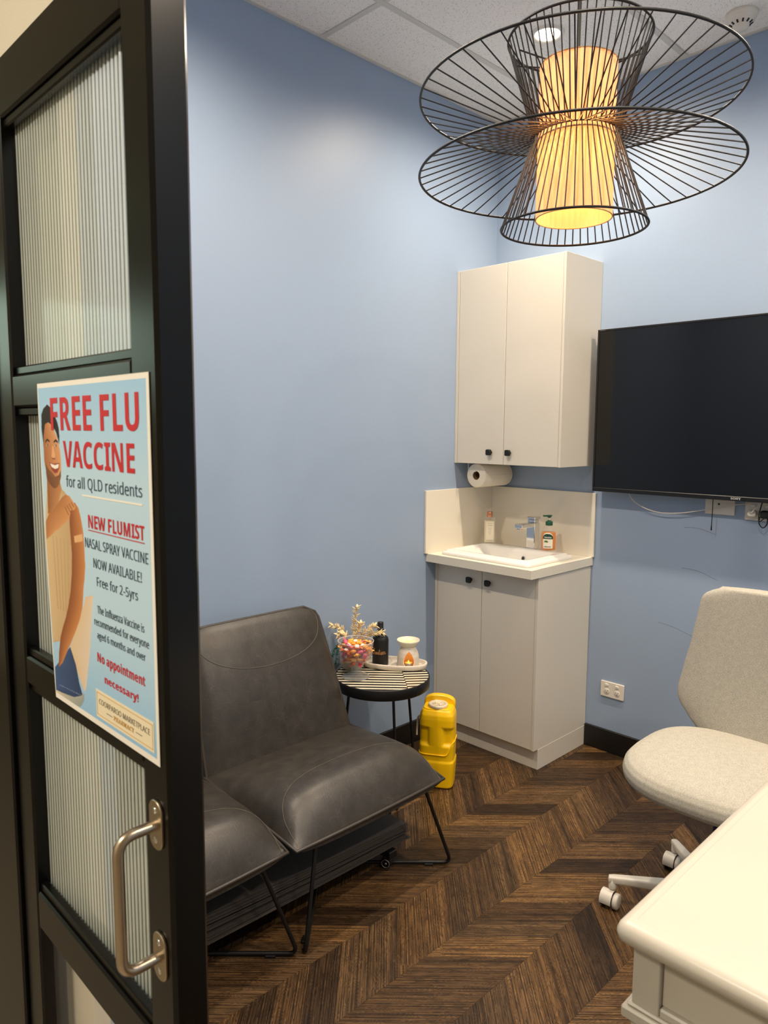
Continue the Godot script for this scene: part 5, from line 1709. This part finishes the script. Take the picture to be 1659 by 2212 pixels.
# ------------------------------------------------------------------ office chair and desk
func office_chair() -> void:
	var C := V(1.545, 0, 0.885)
	var t := thing("office_chair", "pale grey beige fabric swivel chair with white castor base", "office chair", C)
	# seat pad
	var s := Sh.new()
	var sup := func(k: float, a: float, b: float, p: float) -> Vector2:
		var th := k * TAU
		return Vector2(signf(cos(th)) * pow(absf(cos(th)), 2.0 / p) * a, signf(sin(th)) * pow(absf(sin(th)), 2.0 / p) * b)
	var rows := [[0.0, -0.030], [0.55, -0.034], [0.86, -0.034], [0.955, -0.026], [0.99, -0.012], [1.0, 0.004], [0.985, 0.021], [0.945, 0.034], [0.87, 0.042], [0.60, 0.049], [0.3, 0.051], [0.0, 0.051]]
	s.grid(func(u: float, v: float) -> Vector3:
		var f := u * 11.0
		var i := mini(int(f + 0.0001), 10)
		var sc := lerpf(rows[i][0], rows[i + 1][0], f - i)
		var yy := lerpf(rows[i][1], rows[i + 1][1], f - i)
		var q: Vector2 = sup.call(v, 0.258 * sc, 0.250 * sc, 3.0)
		var drop := -0.020 * pow(maxf(0.0, q.y / 0.25), 3.0)
		return V(q.x, 0.483 + yy + drop, q.y), 44, 72, 1)
	part(t, "seat", s.mesh(), M.fabric)
	# backrest: half width by height, leaning back
	var bw := [[0.478, 0.150], [0.50, 0.178], [0.54, 0.212], [0.575, 0.238], [0.60, 0.248], [0.63, 0.2495], [0.70, 0.238], [0.80, 0.220], [0.90, 0.207], [0.935, 0.202], [0.952, 0.195], [0.964, 0.180], [0.971, 0.160], [0.974, 0.140]]
	var hw := func(y: float) -> float:
		for i in bw.size() - 1:
			if y <= bw[i + 1][0]: return lerpf(bw[i][1], bw[i + 1][1], smoothstep(0, 1, (y - bw[i][0]) / (bw[i + 1][0] - bw[i][0])) * 0.3 + 0.7 * (y - bw[i][0]) / (bw[i + 1][0] - bw[i][0]))
		return bw[-1][1]
	s = Sh.new()
	s.grid(func(u: float, v: float) -> Vector3:
		var k := clampf((u - 0.06) / 0.88, 0, 1)
		var y := 0.478 + 0.494 * k
		var ends := 1.0
		if u < 0.06: ends = u / 0.06
		elif u > 0.94: ends = (1.0 - u) / 0.06
		var q: Vector2 = sup.call(v, hw.call(y), 0.030 * sqrt(1.0 - pow(1.0 - ends, 2)), 2.6)
		if u < 0.06: q.x *= 0.90 + 0.10 * ends
		if u > 0.94: q.x *= 0.90 + 0.10 * ends
		var bend := 0.35 * q.x * q.x
		y += (0.008 * (1.0 - pow(q.x / 0.2, 2)) * k)
		if u > 0.94: y += 0.010 * (1.0 - ends)
		if u < 0.06: y -= 0.008 * (1.0 - ends)
		return V(q.x, y, -0.262 - 0.05 * k + q.y + bend), 60, 64, 1)
	part(t, "backrest", s.mesh(), M.fabric)
	# spine that joins back and seat, mechanism, gas column
	s = Sh.new()
	s.tube(rounded([V(0, 0.425, -0.02), V(0, 0.425, -0.325), V(0, 0.62, -0.338)], 0.05, 6), 0.018, 10)
	part(t, "back_support", s.mesh(), M.white_plastic)
	s = Sh.new()
	s.box(V(0, 0.425, 0.0), V(0.15, 0.046, 0.20), 0.008)
	part(t, "tilt_mechanism", s.mesh(), M.knob)
	s = Sh.new()
	s.lathe([Vector2(0.0, 0.09), Vector2(0.026, 0.09), Vector2(0.026, 0.235), Vector2(0.0235, 0.238), Vector2(0.0235, 0.24), Vector2(0.014, 0.242), Vector2(0.014, 0.415), Vector2(0.0, 0.415)], 24)
	part(t, "gas_column", s.mesh(), M.knob)
	s = Sh.new()
	s.tube([V(0.07, 0.425, 0.02), V(0.20, 0.420, 0.05)], 0.005, 8)
	part(t, "height_lever", s.mesh(), M.knob)
	s = Sh.new()
	s.lathe([Vector2(0.0, 0.075), Vector2(0.036, 0.075), Vector2(0.042, 0.082), Vector2(0.042, 0.118), Vector2(0.036, 0.126), Vector2(0.0, 0.126)], 32)
	part(t, "base_hub", s.mesh(), M.white_plastic)
	for k in 5:
		var a := deg_to_rad(152.5 + 72.0 * k)
		var d := V(cos(a), 0, sin(a))
		var n := V(-sin(a), 0, cos(a))
		s = Sh.new()
		s.grid(func(u: float, v: float) -> Vector3:
			var r := lerpf(0.030, 0.306, u)
			var hh := lerpf(0.020, 0.0115, u)
			var ww := lerpf(0.024, 0.0125, u)
			var yc := lerpf(0.104, 0.0855, u)
			var q: Vector2 = sup.call(v, ww, hh, 3.4)
			if u > 0.97: q *= 0.86
			return d * r + n * q.x + V(0, yc + q.y, 0), 16, 28, 1, true)
		var tip := d * 0.306
		var fan: Array = []
		for i in 28:
			var q: Vector2 = sup.call(i / 28.0, 0.0125 * 0.86, 0.0115 * 0.86, 3.4)
			fan.append(tip + n * q.x + V(0, 0.0855 + q.y, 0))
		for i in 28: s.tri(tip + V(0, 0.0855, 0) + d * 0.003, fan[i], fan[(i + 1) % 28])
		s.lathe([Vector2(0, 0.056), Vector2(0.0115, 0.056), Vector2(0.0125, 0.060), Vector2(0.0125, 0.088), Vector2(0, 0.088)], 18, d * 0.294)
		part(t, "base_arm", s.mesh(), M.white_plastic)
		var cs := Node3D.new()
		cs.name = "castor"
		t.add_child(cs, true)
		cs.position = d * 0.294
		cs.rotation.y = [0.12, 0.05, 1.3, 2.2, -0.7][k]
		# axle along local x: two wheels and the hood over them
		var turn := Basis(Vector3.BACK, PI / 2)
		s = Sh.new()
		s.lathe([Vector2(0.0, -0.0085), Vector2(0.020, -0.0085), Vector2(0.0245, -0.006), Vector2(0.0245, 0.006), Vector2(0.020, 0.0085), Vector2(0.0, 0.0085)], 28)
		var wm := s.mesh()
		for e in [-0.0195, 0.0195]:
			var w := part(cs, "wheel", wm, M.white_plastic if e > 0 else M.knob, V(e, 0.0248, 0.014))
			w.basis = turn
		s = Sh.new()
		s.grid(func(u: float, v: float) -> Vector3:
			var th := lerpf(-0.5, 3.45, v)
			return V(lerpf(-0.027, 0.010, u), 0.0255 + sin(th) * 0.0275, 0.014 - cos(th) * 0.0275), 2, 24, 1)
		s.grid(func(u: float, v: float) -> Vector3:
			var th := lerpf(-0.5, 3.45, v)
			return V(-0.027, 0.0255 + sin(th) * 0.0275 * u, 0.014 - cos(th) * 0.0275 * u), 2, 24, 2)
		part(cs, "hood", s.mesh(), M.white_plastic)
		s = Sh.new()
		s.lathe([Vector2(0.0045, 0.044), Vector2(0.0045, 0.062)], 12)
		part(cs, "stem", s.mesh(), M.chrome)

func desk() -> void:
	var t := thing("desk", "white painted wooden desk with moulded edge in the near right corner", "desk", V(1.838, 0, 2.065))
	# local: x to the right, z towards the door; the top's corner at the origin
	var W := 1.25
	var D := 0.72
	var s := Sh.new()
	# moulded top: nested rectangles from the field over the rounded nose to the underside
	var rings: Array = []
	for e in [[0.014, 0.750], [0.011, 0.7490], [0.002, 0.7485], [-0.006, 0.7455], [-0.0115, 0.740], [-0.0145, 0.732], [-0.0145, 0.726], [-0.011, 0.718], [-0.004, 0.712], [0.004, 0.709], [0.018, 0.708]]:
		var ring: Array = []
		var rr := maxf(0.002, 0.004 - e[0])
		for p in rrect(W - 2 * e[0], D - 2 * e[0], rr, 4): ring.append(V(W / 2 + p.x, e[1], -D / 2 - p.y))
		rings.append(ring)
	for i in rings.size() - 1:
		s.st.set_smooth_group(1 if i > 1 else -1)
		var n: int = rings[i].size()
		for k in n:
			var k2 := (k + 1) % n
			s.quad(rings[i][k], rings[i + 1][k], rings[i + 1][k2], rings[i][k2])
	s.st.set_smooth_group(-1)
	var c := V(W / 2, 0.750, -D / 2)
	for k in rings[0].size(): s.tri(c, rings[0][k], rings[0][(k + 1) % rings[0].size()])
	part(t, "desk_top", s.mesh(), M.desk)
	# front corner posts, rails and recessed panels
	var z := -0.024
	for x in [0.003, W - 0.047]:
		for zz in [z - 0.045, -D + 0.02]:
			part(t, "corner_post", bx(V(x, 0.02, zz), V(x + 0.044, 0.708, zz + 0.045), 0.0015), M.desk)
	var pn := Sh.new()
	pn.lohi(V(0.047, 0.612, z - 0.030), V(W - 0.047, 0.692, z - 0.010), 0.002)
	part(t, "front_panel", pn.mesh(), M.desk)
	var bd := Sh.new()
	bd.lohi(V(0.047, 0.690, z - 0.030), V(W - 0.047, 0.708, z - 0.001), 0.003)
	bd.lohi(V(0.047, 0.597, z - 0.030), V(W - 0.047, 0.6125, z - 0.001), 0.003)
	part(t, "panel_moulding", bd.mesh(), M.desk)
	part(t, "side_panel", bx(V(0.012, 0.02, -D + 0.065), V(0.030, 0.708, z - 0.045)), M.desk)
	part(t, "side_panel", bx(V(W - 0.030, 0.02, -D + 0.065), V(W - 0.012, 0.708, z - 0.045)), M.desk)
	# stepped ledge round the body, and the lower front
	var lg := Sh.new()
	for e in [[-0.010, 0.572, 0.592], [-0.004, 0.592, 0.5985]]:
		lg.lohi(V(e[0], e[1], z - 0.060), V(W - e[0], e[2], z - e[0]), 0.003)
		lg.lohi(V(e[0], e[1], -D + 0.02), V(0.046, e[2], z - 0.0605), 0.003)
		lg.lohi(V(W - 0.046, e[1], -D + 0.02), V(W - e[0], e[2], z - 0.0605), 0.003)
	part(t, "ledge_moulding", lg.mesh(), M.desk)
	part(t, "lower_panel", bx(V(0.047, 0.06, z - 0.030), V(W - 0.047, 0.571, z - 0.012)), M.desk)
	part(t, "plinth", bx(V(0.0, 0.0, -D + 0.015), V(W, 0.06, z + 0.004), 0.003), M.desk)
